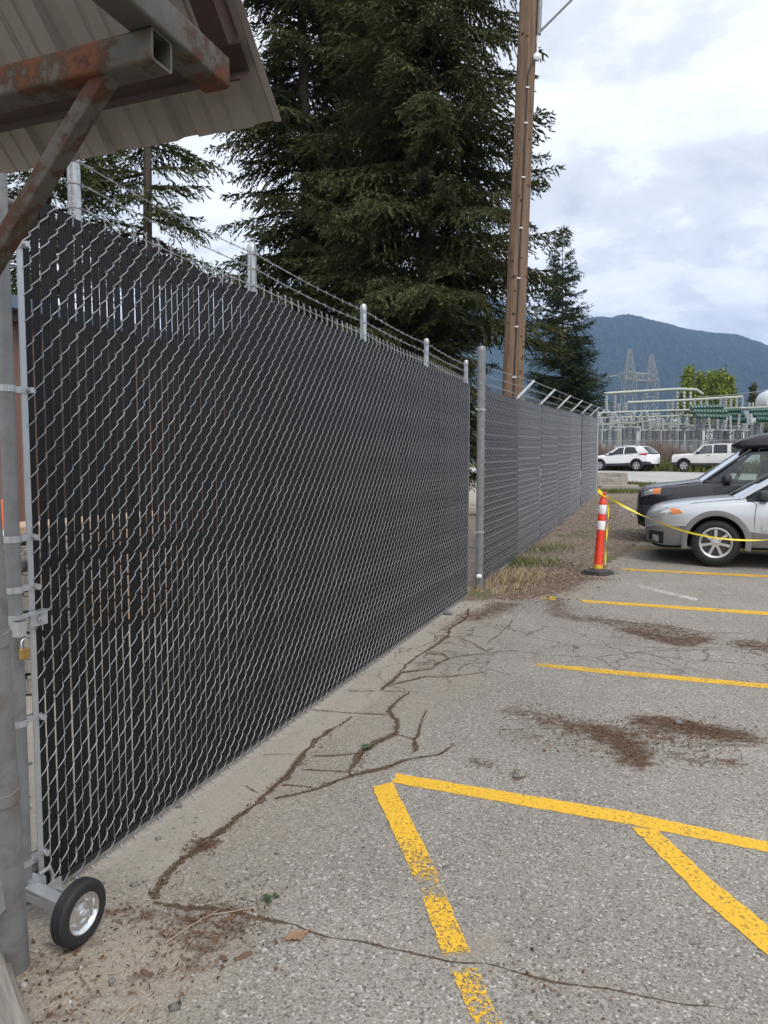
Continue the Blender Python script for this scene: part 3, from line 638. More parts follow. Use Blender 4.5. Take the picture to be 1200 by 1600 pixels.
# ================================================================== SHELTER ROOF (top left)
RS = (DV * math.cos(R(46)) - Vector((0, 0, 1)) * math.sin(R(46))).normalized(); RC = at(437, 190, 1.95); RNrm = NV.cross(RS).normalized()
if RNrm.z < 0: RNrm = -RNrm
def rp(x, y):
    d = ray(x, y); C0 = Vector((0, 0, CAM_H)); s = (RC - C0).dot(RNrm) / d.dot(RNrm); p = C0 + d * s
    return (p - RC).dot(NV), -(p - RC).dot(RS), p             # across, up the slope, point
shelter = thing('shelter', 'rusty steel framed shelter with a taupe corrugated metal roof', 'shelter', gl(-1.75, .25, 0), 0)
so_ = -shelter.location
def sh_(p): return Vector(p) + so_
prof = [(-.004, 0)]
e = .05
while e < 1.9:
    prof += [(e - .036, 0), (e - .022, .020), (e + .022, .020), (e + .036, 0)]
    for q in (.092, .150): prof += [(e + q - .008, 0), (e + q - .003, .0045), (e + q + .003, .0045), (e + q + .008, 0)]
    e += .24
panel_cut = [0.0, .69, 1.41, 2.2]
for k in range(3):
    pr = [p for p in prof if panel_cut[k] - .02 <= p[0] <= panel_cut[k + 1] + .02]
    if k: pr = [(x, h - .0015 * k) for x, h in pr]
    rows = [[sh_(RC + NV * x - RS * s + RNrm * (h + .001)) for s in np.linspace(0, 2.4, 5)] for x, h in pr]
    top = [[p + RNrm * .0012 for p in row] for row in rows]
    mb = MB().grid(rows).grid(top)
    mb.grid([[r_[0] for r_ in rows], [r_[0] for r_ in top]]); mb.grid([rows[0], top[0]])
    mb.build('roof_panel', M['roof_sheet'], shelter)
def sq_tube(a, b, size, wall, mat, name, up=(0, 0, 1), r=.008):
    a, b = sh_(a), sh_(b); t = (b - a).normalized(); x = t.cross(Vector(up)).normalized(); y = x.cross(t)
    def ring(h, rr, n=4):
        P = []
        for cx, cy, a0 in ((1, 1, 0), (-1, 1, 90), (-1, -1, 180), (1, -1, 270)):
            for j in range(n): q = R(a0 + 90 * j / (n - 1)); P.append((cx * (h - rr) + rr * math.cos(q), cy * (h - rr) + rr * math.sin(q)))
        return P
    o_, i_ = ring(size / 2, r), ring(size / 2 - wall, r * .6); n = len(o_); mb = MB(); V = []
    for p in (a, b):
        for R_ in (o_, i_): V += [p + x * u + y * v for u, v in R_]
    F = []
    for j in range(n):
        k = (j + 1) % n
        F += [(j, k, 2 * n + k, 2 * n + j), (n + k, n + j, 3 * n + j, 3 * n + k), (j, n + j, n + k, k), (2 * n + j, 2 * n + k, 3 * n + k, 3 * n + j)]
    mb.add(V, F); return mb.build(name, mat, shelter, 35)
ex_, sx_, pu = rp(402, 92)
PUR = .062
def roof_l(e0, e1, s0, leg, mat, name, flip=1):                 # purlin: angle iron across the slope
    mb = MB()
    for (ds, dn, ws, wn_) in ((0, -.003, leg, .005), (0, -leg / 2, .005, leg)):
        c0 = RC + NV * e0 - RS * (s0 + (ws / 2 if ws > .01 else 0)) + RNrm * (dn - .001); c1 = c0 + NV * (e1 - e0)
        mid = sh_((c0 + c1) / 2); Mx = Matrix((NV, -RS, RNrm)).transposed(); mb.box(mid, (e1 - e0, ws, wn_), Mx)
    return mb.build(name, mat, shelter)
roof_l(.035, 2.1, sx_ - .02, PUR, M['rust_red'], 'purlin')
roof_l(.035, 2.1, sx_ + .95, PUR, M['rust_red'], 'purlin')
mb = MB()                                                          # verge angle along the right edge
Mx = Matrix((NV, -RS, RNrm)).transposed(); s0, s1 = sx_ + .055, 2.35
mb.box(sh_(RC + NV * (.036) - RS * ((s0 + s1) / 2) - RNrm * .034), (.006, s1 - s0, .062), Mx); mb.box(sh_(RC + NV * (.064) - RS * ((s0 + s1) / 2) - RNrm * .064), (.056, s1 - s0, .006), Mx)
mb.build('verge_angle', M['rust_red'], shelter)
z2 = (RC - RS * sx_).z - .075; T2e = atz(338, 118, z2); T2S = .074
sq_tube(T2e, T2e - DV * 1.9, T2S, .005, M['rust'], 'arm_tube')
T1S = .068; z1 = z2 - T2S / 2 - T1S / 2 + .001; T1e = atz(253, 79, z1)
t1x = [];
def project(p):
    q = Vector(p) - Vector((0, 0, CAM_H)); yc = q.y * cp - q.z * sp_; zc_ = q.y * sp_ + q.z * cp; return 600 + FPX * q.x / yc, 800 - FPX * zc_ / yc
e_post = next(e for e in np.arange(.2, 2, .01) if project(T1e + NV * e)[0] < -70)
e_br = next(e for e in np.arange(.02, 2, .005) if project(T1e + NV * e)[0] < 168)
sq_tube(T1e, T1e + NV * (e_post + .12), T1S, .006, M['rust'], 'cross_tube')
Pb = T1e + NV * e_br - Vector((0, 0, T1S / 2 - .01)); d = ray(-6, 402); C0 = Vector((0, 0, CAM_H)); s = (Pb - C0).dot(DV) / d.dot(DV); Pd = C0 + d * s; bd = (Pd - Pb).normalized()
base = gp(20, 1512); topp = T1e + NV * e_post
# brace ends on the post
tpost = (topp - base); sb = 0
best = min(((((Pb + bd * q) - base).cross(tpost)).length, q) for q in np.arange(.2, 2.2, .02))[1]
sq_tube(Pb - bd * .01, Pb + bd * best, .040, .004, M['rust'], 'brace', up=DV, r=.004)
dp = tpost.normalized()
MB().tube([sh_(base - dp * .3), sh_(topp)], .049, 28).build('post', M['post_old'], shelter, 40)
for q in (.62, 1.12): 
    c = sh_(base + dp * q); Mx = dp.to_track_quat('Z', 'Y').to_matrix(); MB().lathe([(.0495, -.02), (.0535, -.019), (.0535, .019), (.0495, .02)], 28, c, Mx).build('post_band', M['post_old'], shelter)
mb = MB(); c = sh_(base + dp * .30 - NV * .01 - DV * .055); mb.box(c, (.05, .03, .09)); mb.tube([c + Vector((.0, -.02, -.09)), c + Vector((0, -.05, -.09))], .02, 10); mb.build('post_bracket', M['galv_new'], shelter)
# ------------------------------------------------------------------ weathered board at the lower left corner
a, b = gp(0, 1478, .02), gp(46, 1615, .02)
board = thing('timber_board', 'weathered grey timber board at the lower left corner beside the post', 'board', (a + b) / 2, 0)
bdv = (b - a).normalized(); bl_ = 1.0; bang = math.atan2(bdv.y, bdv.x)
for k in range(2):
    o = MB().bbox((0, 0, 0), (.038, .19, 1.1), .004).build('plank', M['wood_grey'], board)
    nx = Vector((-bdv.y, bdv.x, 0)); 
    if nx.x > 0: nx = -nx
    o.rotation_euler = (0, math.pi / 2, bang); o.location = Vector((bdv.x * .18, bdv.y * .18, .0 + k * .04)) + nx * (.095 + .02 * k) + Vector((0, 0, .019))

# ================================================================== UTILITY POLE
PB = at(803, 560, 12.0); pb = Vector((PB.x, 12.0, zg(12))); pt = at(826, 0, 12.0)
pdir = (pt - at(801.5, 590, 12.0)).normalized(); bp = at(801.5, 590, 12.0); bp = bp - pdir * ((bp.z - zg(12)) / pdir.z)
pole = thing('utility_pole', 'tall brown wooden utility pole leaning slightly behind the fence', 'pole', bp, 0)
H_ = 12.5; mb = MB(); prn = random.Random(5); n = 26; rings = 40
V = []
for i in range(rings + 1):
    h = -.4 + (H_ + .4) * i / rings; r = .185 - .058 * max(h, 0) / H_; c = pdir * h
    for j in range(n): a = 2 * math.pi * j / n; q = r * (1 + .012 * math.sin(5 * a + h * .4) + .006 * math.sin(13 * a - h)); V.append(c + Vector((q * math.cos(a), q * math.sin(a), 0)))
F = [(i * n + j, i * n + (j + 1) % n, (i + 1) * n + (j + 1) % n, (i + 1) * n + j) for i in range(rings) for j in range(n)] + [tuple(rings * n + j for j in range(n))]
mb.add(V, F); mb.build('shaft', M['wood_pole'], pole, 60)
def polept(h, ang, extra=0): r = .185 - .058 * h / H_ + extra; return pdir * h + Vector((r * math.cos(ang), r * math.sin(ang), 0))
M['cable'] = plain('black_cable', (.02, .02, .02), .5)
cang = [-math.pi / 2 - .10 + .18 * i / 24 for i in range(25)]
hz = np.linspace(1.6, 7.70, 25); pts = [polept(h, a, .012) for h, a in zip(hz, cang)]
pts += [polept(7.81, -math.pi / 2 + .22, .03), polept(7.90, -math.pi / 2 + .5, .04), polept(7.95, -math.pi / 2 + .72, .05)]
MB().tube(pts, .011, 8).build('cable', M['cable'], pole, 60)
for h in (2.1, 2.9, 3.72, 4.5, 5.3, 6.1, 6.95, 7.5):
    k = (h - 1.6) / 6.10; a = -math.pi / 2 - .10 + .18 * k; p = polept(h, a, .020); MB().box(p, (.055, .012, .018)).build('cable_clip', M['galv_white'], pole)
p = polept(7.98, -math.pi / 2 + .80, .05); MB().lathe([(.0, -.05), (.035, -.05), (.055, -.03), (.06, 0), (.055, .03), (.02, .05), (0, .05)], 16, p, Matrix(((1, 0, 0), (0, 0, -1), (0, 1, 0)))).build('weatherhead', M['galv_white'], pole, 40)
MB().tube([polept(8.06, -.42, .03), polept(8.40, -.42, .03)], .02, 10).build('conduit', M['galv_white'], pole, 40)
MB().tube([polept(8.36, -.42, .04), polept(12.2, -.42, .04)], .038, 12).build('conduit', M['galv'], pole, 40)
a1, a2 = polept(8.36, -.3, .05), polept(9.0, -.3, .05)
mb = MB(); mb.tube([a2, a2 + Vector((.9, -.1, .10)), a2 + Vector((2.2, -.25, .16))], .026, 10); mb.tube([a1 + Vector((.0, 0, .05)), a2 + Vector((.68, -.08, .06))], .018, 10); mb.build('mast_arm', M['galv'], pole, 40)
krn = random.Random(8)
M['knot'] = plain('knot_holes', (.05, .028, .018), .9, var=.3, scale=40)
for i in range(46):
    h = krn.uniform(2.2, 9); a = -math.pi / 2 + krn.uniform(-1.0, 1.0); p = polept(h, a, -.012); r = krn.choice((.008, .010, .022, .03))
    rad = Vector((math.cos(a), math.sin(a), 0)); Mx = rad.to_track_quat('Z', 'Y').to_matrix()
    MB().lathe([(r, 0), (r * .9, .012), (r * .5, .0155), (0, .016)], 8, p, Mx).build('knot', M['knot'], pole, 40)

# ================================================================== DELINEATOR AND TAPE
def delineator(loc, lean, label):
    d_ = thing('delineator_post', label, 'delineator', loc, 0, 'orange delineator posts holding the tape')
    b = MB(); b.prism([(.22, -.06), (.22, .06), (.06, .22), (-.06, .22), (-.22, .06), (-.22, -.06), (-.06, -.22), (.06, -.22)], .0, .022); b.prism([(.19, -.05), (.19, .05), (.05, .19), (-.05, .19), (-.19, .05), (-.19, -.05), (-.05, -.19), (.05, -.19)], .020, .045)
    b.lathe([(.10, .04), (.075, .07), (.066, .075), (0, .075)], 20); b.build('base', M['black_rub'], d_, 30, )
    ax = Vector((lean[0], lean[1], 1)).normalized(); Mx = ax.to_track_quat('Z', 'Y').to_matrix()
    def seg(name, prof, m): return MB().lathe(prof, 28, (0, 0, .05), Mx).build(name, m, d_, 35)
    seg('tube', [(.062, 0), (.062, .08), (.060, .09), (.056, .55), (.056, .70), (.0565, .71), (.058, .72), (.058, .735), (.055, .745), (.054, .93), (.056, .94), (.056, .955), (.048, .965), (.044, 1.0), (.034, 1.03), (.022, 1.035), (.018, 1.06), (.030, 1.075), (.033, 1.09), (.025, 1.11), (0, 1.115)], M['red_orange'])
    seg('reflective_band', [(.0575, .575), (.0578, .576), (.0575, .70), (.057, .701)], M['white_band']); seg('reflective_band', [(.0555, .800), (.0560, .801), (.0555, .928), (.055, .929)], M['white_band'])
    seg('foot_wrap', [(.0625, .01), (.066, .012), (.065, .075), (.0625, .078)], M['yellow_band'])
    return d_, Vector(loc) + Vector((0, 0, .05)) + ax * 1.08
dl = gp(934, 896)
del1, top1 = delineator(dl, (.06, .02), 'orange delineator post with two white bands beside the slatted fence')
dr = Vector((dl.x + 3.5, dl.y - .95, 0)); dr.z = zg(dr.y)
del2, top2 = delineator(dr, (0, 0), 'orange delineator post beyond the right edge of the lot')
tape = thing('caution_tape', 'yellow caution tape tied to the delineator and sagging past the silver car', 'tape', top1, 0)
def ribbon(P, w, tw, name, seed):
    P = [Vector(p) - top1 for p in P]; L = np.cumsum([0] + [(b - a).length for a, b in zip(P[:-1], P[1:])]); n = max(10, int(L[-1] / .02)); s = np.linspace(0, L[-1], n); rr = random.Random(seed); ph = rr.uniform(0, 3)
    C = [Vector([np.interp(q, L, [p[i] for p in P]) for i in range(3)]) for q in s]; A, B = [], []
    for i, (c, q) in enumerate(zip(C, s)):
        t = (C[min(i + 1, n - 1)] - C[max(i - 1, 0)]).normalized(); u = t.cross(Vector((0, 0, 1))); u = u.normalized() if u.length > .1 else Vector((1, 0, 0)); v = u.cross(t)
        a = ph + tw * q + .8 * math.sin(q * 2.2); ww = w * (.35 + .25 * abs(math.sin(q * 1.7 + ph)))
        e = (u * math.cos(a) + v * math.sin(a)) * ww; f = (u * math.cos(a + 1.2) + v * math.sin(a + 1.2)) * ww * .3
        A.append(c + e); B.append(c - e)
    mb = MB().grid([A, [(x + y) / 2 + Vector((0, .004, .004)) for x, y in zip(A, B)], B]); return mb.build(name, M['tape'], tape, 50)
lo = at(1140, 841, 9.7)
k = 14; P = []
for i in range(k + 1):
    u = i / k; x0, z0 = top1, None
    p = top1.lerp(top2, u); P.append(p)
# fit a hanging curve through the photographed sag
um = (lo.x - top1.x) / (top2.x - top1.x); sagd = (top1.z + (top2.z - top1.z) * um) - lo.z
P = [top1.lerp(top2, u) - Vector((0, 0, sagd * 4 * u * (1 - u) / (4 * um * (1 - um)))) + Vector((0, -.08 * math.sin(math.pi * u), 0)) for u in np.linspace(0, 1, 40)]
ribbon(P, .028, 3.0, 'sagging_strip', 1)
c = top1 + Vector((0, 0, -.02)); ribbon([c + Vector((.05 * math.cos(a) - .01, .05 * math.sin(a), .012 * math.sin(2 * a))) for a in np.linspace(0, 11, 40)], .022, 6, 'knot', 2)
ribbon([c + Vector((-.02, -.05, 0)), c + Vector((-.09, -.06, .06)), c + Vector((-.10, -.05, .10)), c + Vector((-.03, -.04, .03))], .03, 5, 'loop', 3)
ribbon([c + Vector((.05, -.03, 0)), c + Vector((.062, -.05, -.3)), c + Vector((.03, -.06, -.7)), c + Vector((.025, -.07, -.98)), c + Vector((.06, -.08, -1.03))], .020, 9, 'loose_end', 4)

# ================================================================== CONIFERS
def needle_mat(name, dark, light, tip):
    t = NT(name); v = t.attr('var'); tp = t.attr('tip')
    c = t.mix(v, dark, light); c = t.mix(t.math('MULTIPLY', tp, .75), c, tip)
    t.bsdf(col=c, rough=.72, spec=.18)
    return t.m
M['spruce'] = needle_mat('spruce_needles', (.036, .046, .020), (.115, .125, .052), (.19, .185, .075))
M['spruce_blue'] = needle_mat('young_spruce_needles', (.024, .040, .022), (.072, .098, .050), (.12, .15, .075))
M['fir'] = needle_mat('left_conifer_needles', (.036, .052, .018), (.105, .125, .042), (.17, .18, .065))
M['bark'] = plain('conifer_bark', (.085, .068, .055), .9, var=.4, scale=9, bump=.6, bscale=18)
def conifer(name, label, base, H, h0, Rfun, seed, mat, trunk_r, spacing=.30, per=5, droop=.35, dens=1.0, lean=(0, 0), top_h=None, el=.11, ew=.015, gap=0.0):
    g = np.random.default_rng(seed); th = thing(name, label, 'tree', base, 0, None)
    # trunk
    n = 12; rg = 24; V = []; rr = random.Random(seed)
    def axis_(h): return np.array([lean[0] * h + .05 * math.sin(h * .5 + seed), lean[1] * h + .05 * math.cos(h * .43 + seed), h])
    mb = MB(); hs = np.linspace(-.2, H * .985, rg); mb.tube([Vector(axis_(h)) for h in hs], [max(.012, trunk_r * (1 - max(h, 0) / H) ** .8 * (1.25 if h < .3 else 1)) for h in hs], n)
    P0, D1, LN, VA, TP, SC = [], [], [], [], [], []     # needle clumps: base, direction, length, variation, tip, width
    h = h0; bsegs = MB(); top = top_h or H
    while h < top - .15:
        Rm = Rfun(h / H)
        for b in range(per):
            if g.random() < gap: continue
            az = g.uniform(0, 2 * math.pi); hh = h + g.uniform(-1, 1) * spacing; L = Rm * g.uniform(.62, 1.12)
            if L < .12: L = .12
            tipx, tipy = base[0] + L * math.cos(az), base[1] + L * math.sin(az)
            if base[2] + hh < 4.6 and (tipx - O.x) * NV.x + (tipy - O.y) * NV.y < .9 and tipy < 24: L *= .45
            o = axis_(hh); dr_ = np.array([math.cos(az), math.sin(az), 0]); sd = np.array([-dr_[1], dr_[0], 0])
            rise = g.uniform(-.02, .22); dp_ = droop * g.uniform(.7, 1.4) * min(1, L / 1.6); cv = g.uniform(-.12, .12); up = .16 * g.uniform(.5, 1.3)
            if hh > H * .72: rise += .45 * (hh / H - .72) / .28
            def bp_(s): return o + dr_ * (L * s) + sd * (cv * L * s * s) + np.array([0, 0, L * (rise * s - dp_ * s ** 1.6 + up * s ** 3.2)])
            bt = g.uniform(0, 1)
            if L > .5: bsegs.tube([Vector(bp_(s)) for s in (0, .35, .7, .95)], [.012 + .010 * L, .010 + .006 * L, .007, .004], 4, cap=False)
            ns2 = max(3, int(L * 11 * dens)); s0 = .06
            for i in range(ns2):
                s = s0 + (1 - s0) * (i + g.random()) / ns2; p = bp_(s); tang = bp_(min(1, s + .03)) - bp_(max(0, s - .03)); tang /= np.linalg.norm(tang) + 1e-9
                sl = (.42 * L * (1 - s) ** .75 + .09) * g.uniform(.6, 1.15); sl = min(sl, .75)
                for sgn in (-1, 1):
                    wdir = tang * .75 + sd * sgn * g.uniform(.5, 1.0) + np.array([0, 0, g.uniform(-.45, .12)]); wdir /= np.linalg.norm(wdir)
                    m = max(2, int(sl / (el * .36)))
                    for j in range(m):
                        q = (j + .3) / m; hang = -.38 * sl * q * q * (.5 + droop)
                        pp = p + wdir * sl * q + np.array([0, 0, hang]); dd = wdir + g.normal(0, .38, 3) + np.array([0, 0, -.35 * q - .12])
                        P0.append(pp); D1.append(dd); LN.append(el * g.uniform(.7, 1.25)); VA.append(np.clip(.45 * bt + g.uniform(0, .5), 0, 1)); TP.append((g.random() < .5) * q * s * g.uniform(.1, 1)); SC.append(1.0)
                dd = tang + g.normal(0, .3, 3); P0.append(p); D1.append(dd); LN.append(el * g.uniform(.8, 1.3)); VA.append(np.clip(.45 * bt + g.uniform(0, .5), 0, 1)); TP.append(s * s * .6 * g.random()); SC.append(1.0)
        h += spacing * g.uniform(.8, 1.2)
    tr = mb; bs = len(tr.v); tr.v += bsegs.v; tr.f += [tuple(i + bs for i in f) for f in bsegs.f]; tr.m += bsegs.m
    tr.build('trunk', M['bark'], th, 60)
    P0 = np.array(P0); D1 = np.array(D1); D1 /= np.linalg.norm(D1, axis=1)[:, None]; LN = np.array(LN)[:, None]; k = len(P0)
    rd = g.normal(0, 1, (k, 3)); A = np.cross(D1, rd); A /= np.linalg.norm(A, axis=1)[:, None] + 1e-9; B = np.cross(D1, A); w = ew * g.uniform(.7, 1.3, (k, 1))
    tipp = P0 + D1 * LN; mid = P0 + D1 * LN * .42
    Vv = np.stack([P0, mid + A * w, mid - A * w, tipp, mid + B * w * .8, mid - B * w * .8], 1).reshape(-1, 3)
    b6 = (np.arange(k) * 6)[:, None]; Ft = np.concatenate([b6 + np.array([[0, 1, 3]]), b6 + np.array([[0, 3, 2]]), b6 + np.array([[0, 4, 3]]), b6 + np.array([[0, 3, 5]])])
    va = np.repeat(np.array(VA), 6); tpa = np.repeat(np.array(TP), 6)
    link('crown', np_mesh('crown', Vv, Ft, mat, {'var': va, 'tip': tpa}), th)
    return th, k
stats = []
def gz_(x, y): return Vector((x, y, zg(y) - .05))
big = lambda R0, p=.62: (lambda u: R0 * max(0, (1 - u)) ** p * (0.82 + .18 * min(1, u / .15)))
q = at(665, 500, 15.5); stats.append(conifer('spruce_tree', 'tallest dark spruce, right behind the wooden utility pole', gz_(q.x, 15.5), 23, 1.6, big(3.45), 4, M['spruce'], .24, .30, 8, .36, 1.0, top_h=13.5, el=.12, ew=.017))
q = at(478, 500, 17.5); stats.append(conifer('spruce_tree', 'dense spruce left of the tallest one, above the middle of the gate', gz_(q.x, 17.5), 22, 1.8, big(3.0), 17, M['spruce'], .20, .31, 7, .38, .95, top_h=14, el=.12, ew=.018))
q = at(575, 500, 20); stats.append(conifer('spruce_tree', 'dark spruce standing back between the two large spruces', gz_(q.x, 20), 24, 1.5, big(3.1), 23, M['spruce'], .24, .36, 6, .34, .8, top_h=15.5, el=.15, ew=.025))
q = at(878, 500, 27.0); stats.append(conifer('young_spruce', 'small pointed spruce right of the utility pole', gz_(q.x, 27.0), 9.7, 2.7, lambda u: 2.35 * (1 - u) ** .8 + .05, 31, M['spruce_blue'], .09, .20, 7, .10, 1.0, el=.13, ew=.016))
q = at(228, 300, 14); stats.append(conifer('thin_conifer', 'open conifer with bare lower trunk showing between shelter roof and gate', gz_(q.x, 14), 15, 5.4, lambda u: 2.1 * (1 - u) ** .5, 41, M['fir'], .13, .36, 5, .40, 1.0, top_h=11, gap=.2))
q = at(70, 300, 13); stats.append(conifer('thin_conifer', 'leafy conifer at the far left behind the shelter brace', gz_(q.x, 13), 15, 4.2, lambda u: 2.0 * (1 - u) ** .5, 47, M['fir'], .13, .34, 6, .34, 1.0, top_h=10))

# ================================================================== YARD BEHIND THE GATE
c0, c1 = Vector((-4.35, 8.2, 0)), Vector((-2.3, 12.6, 0)); sdv = (c1 - c0).normalized(); snv = Vector((-sdv.y, sdv.x, 0)); SL, SDp, SHt = (c1 - c0).length, 6.0, 3.3
shed = thing('yard_shed', 'brown metal clad shed in the yard behind the gate', 'shed', c0, math.atan2(sdv.y, sdv.x))
mb = MB(); P = []
x = 0
while x < SL:
    P += [(x, 0), (x + .20, 0), (x + .22, -.03), (x + .27, -.03), (x + .29, 0)]; x += .30
P.append((SL, 0)); mb.grid([[(x, y, z) for z in (.0, SHt)] for x, y in P]); mb.build('front_wall', M['shed'], shed)
MB().box((.0, SDp / 2 + .02, SHt / 2), (.08, SDp, SHt)).build('side_wall', M['shed'], shed); MB().box((SL, SDp / 2 + .02, SHt / 2), (.08, SDp, SHt)).build('side_wall', M['shed'], shed); MB().box((SL / 2, SDp, SHt / 2), (SL, .08, SHt)).build('rear_wall', M['shed'], shed)
MB().box((SL / 2, SDp / 2, SHt + .08), (SL + .5, SDp + .6, .14)).build('roof', M['blue_roof'], shed)
MB().box((SL / 2, -.16, SHt - .02), (SL + .4, .04, .18)).build('fascia', M['shed_trim'], shed)
MB().box((1.2, -.05, 1.45), (1.5, .05, 2.9)).build('door', M['shed_trim'], shed)
MB().box((3.6, -.05, 1.8), (1.0, .06, .8)).build('window', M['shed_trim'], shed)
stack = thing('lumber_stack', 'stack of pale sawn lumber in front of the shed', 'lumber', Vector((-2.95, 6.5, 0)), math.atan2(sdv.y, sdv.x))
for i in range(9):
    for j in range(3):
        MB().bbox((0 + grn.uniform(-.06, .06), j * .16 - .16, .10 + i * .115), (2.9, .145, .09), .006).build('board', M['lumber'], stack)
for x in (-1.1, 1.1): MB().box((x, 0, .026), (.09, .5, .055)).build('bearer', M['wood_grey'], stack)
dp0 = at(11, 735, 5.2)
drum = thing('traffic_drum', 'orange plastic drum behind the left end of the gate', 'drum', (dp0.x, dp0.y, 1.02), 0)
MB().lathe([(.14, 0), (.16, .03), (.155, .2), (.145, .22), (.145, .40), (.135, .42), (.13, .58), (.10, .62), (0, .62)], 24).build('drum_body', M['orange'], drum, 35); drum.scale = (.42, .42, .5)
MB().lathe([(.158, .08), (.1595, .081), (.157, .17), (.155, .171)], 24).build('reflective_band', M['white_band'], drum)
pal = thing('pallet_stack', 'stack of grey pallets under the orange drum', 'pallets', (dp0.x, dp0.y, 0), .3)
for i in range(7):
    z = .0 + i * .145
    for y in (-.45, 0, .45): MB().box((0, y, z + .06), (1.0, .09, .095)).build('bearer', M['wood_grey'], pal)
    for x in (-.45, -.22, 0, .22, .45): MB().box((x, 0, z + .124), (.1, 1.0, .022)).build('deck_board', M['wood_grey'], pal)
# ================================================================== CARS
def car_paint(name, col, metal, rough=.32):
    t = NT(name); v = t.co(); n = t.noise(v, 3, 5, .6); d = t.noise(v, 14, 6, .7)
    c = t.mix(t.ramp(d, [(.5, 0.0), (.8, .22)]), col, tuple(x * .7 + .03 for x in col))
    t.bsdf(col=c, metal=metal, rough=t.math('ADD', t.math('MULTIPLY', d, .15), rough - .07), coat=.6, coatr=.06); return t.m
M['silver'] = car_paint('silver_paint', (.56, .58, .60), .55); M['clad_grey'] = plain('grey_cladding', (.17, .17, .165), .5, var=.1)
M['charcoal'] = car_paint('charcoal_paint', (.022, .024, .030), .3, .28); M['clad_dark'] = plain('dark_cladding', (.045, .046, .05), .6, var=.15)
M['white_car'] = car_paint('white_paint', (.80, .80, .79), .0); M['pearl'] = car_paint('pale_silver_paint', (.70, .69, .66), .2)
M['well'] = plain('wheel_well', (.006, .006, .006), .9); M['cabin'] = plain('cabin_dark', (.03, .03, .032), .8); M['seat'] = plain('seat_cloth', (.10, .10, .10), .9)
M['alloy'] = plain('alloy', (.58, .58, .57), .32, .8, var=.06); M['alloy_dark'] = plain('dark_alloy', (.10, .10, .105), .4, .6)
M['amber'] = plain('amber_lens', (.75, .24, .06), .2, var=.1); M['red_lens'] = plain('red_lens', (.45, .01, .012), .15, var=.1); M['lens'] = plain('clear_lens', (.50, .51, .52), .12, .5, var=.6, scale=14)
M['seam'] = plain('panel_gap', (.012, .012, .012), .8); M['box_black'] = plain('roof_box_plastic', (.022, .022, .024), .32, var=.15); M['plate'] = plain('number_plate', (.6, .6, .62), .4)
def glass_mat(name, tint):
    t = NT(name); t.t.nodes.remove(t.b); fr = t.n('ShaderNodeFresnel'); fr.inputs[0].default_value = 1.5
    tr = t.n('ShaderNodeBsdfTransparent'); tr.inputs[0].default_value = (*tint, 1); gl_ = t.n('ShaderNodeBsdfGlossy'); gl_.inputs['Roughness'].default_value = .02
    f = t.math('ADD', t.math('MULTIPLY', fr.outputs[0], 1.5), .03, True)
    mx = t.n('ShaderNodeMixShader'); t.put(mx.inputs[0], f); t.t.links.new(tr.outputs[0], mx.inputs[1]); t.t.links.new(gl_.outputs[0], mx.inputs[2]); t.t.links.new(mx.outputs[0], t.out.inputs[0]); return t.m
M['glass'] = glass_mat('clear_car_glass', (.62, .72, .68)); M['glass_dark'] = glass_mat('privacy_glass', (.10, .11, .11))
def hermite(xs, ys, x):
    xs, ys = np.array(xs, float), np.array(ys, float); m = np.gradient(ys, xs); d = np.diff(ys) / np.diff(xs)
    for i in range(len(d)):                        # monotone limiter
        if abs(d[i]) < 1e-9: m[i] = m[i + 1] = 0
    i = np.clip(np.searchsorted(xs, x) - 1, 0, len(xs) - 2); h = xs[i + 1] - xs[i]; t = (x - xs[i]) / h
    return (2 * t**3 - 3 * t**2 + 1) * ys[i] + (t**3 - 2 * t**2 + t) * h * m[i] + (-2 * t**3 + 3 * t**2) * ys[i + 1] + (t**3 - t**2) * h * m[i + 1]
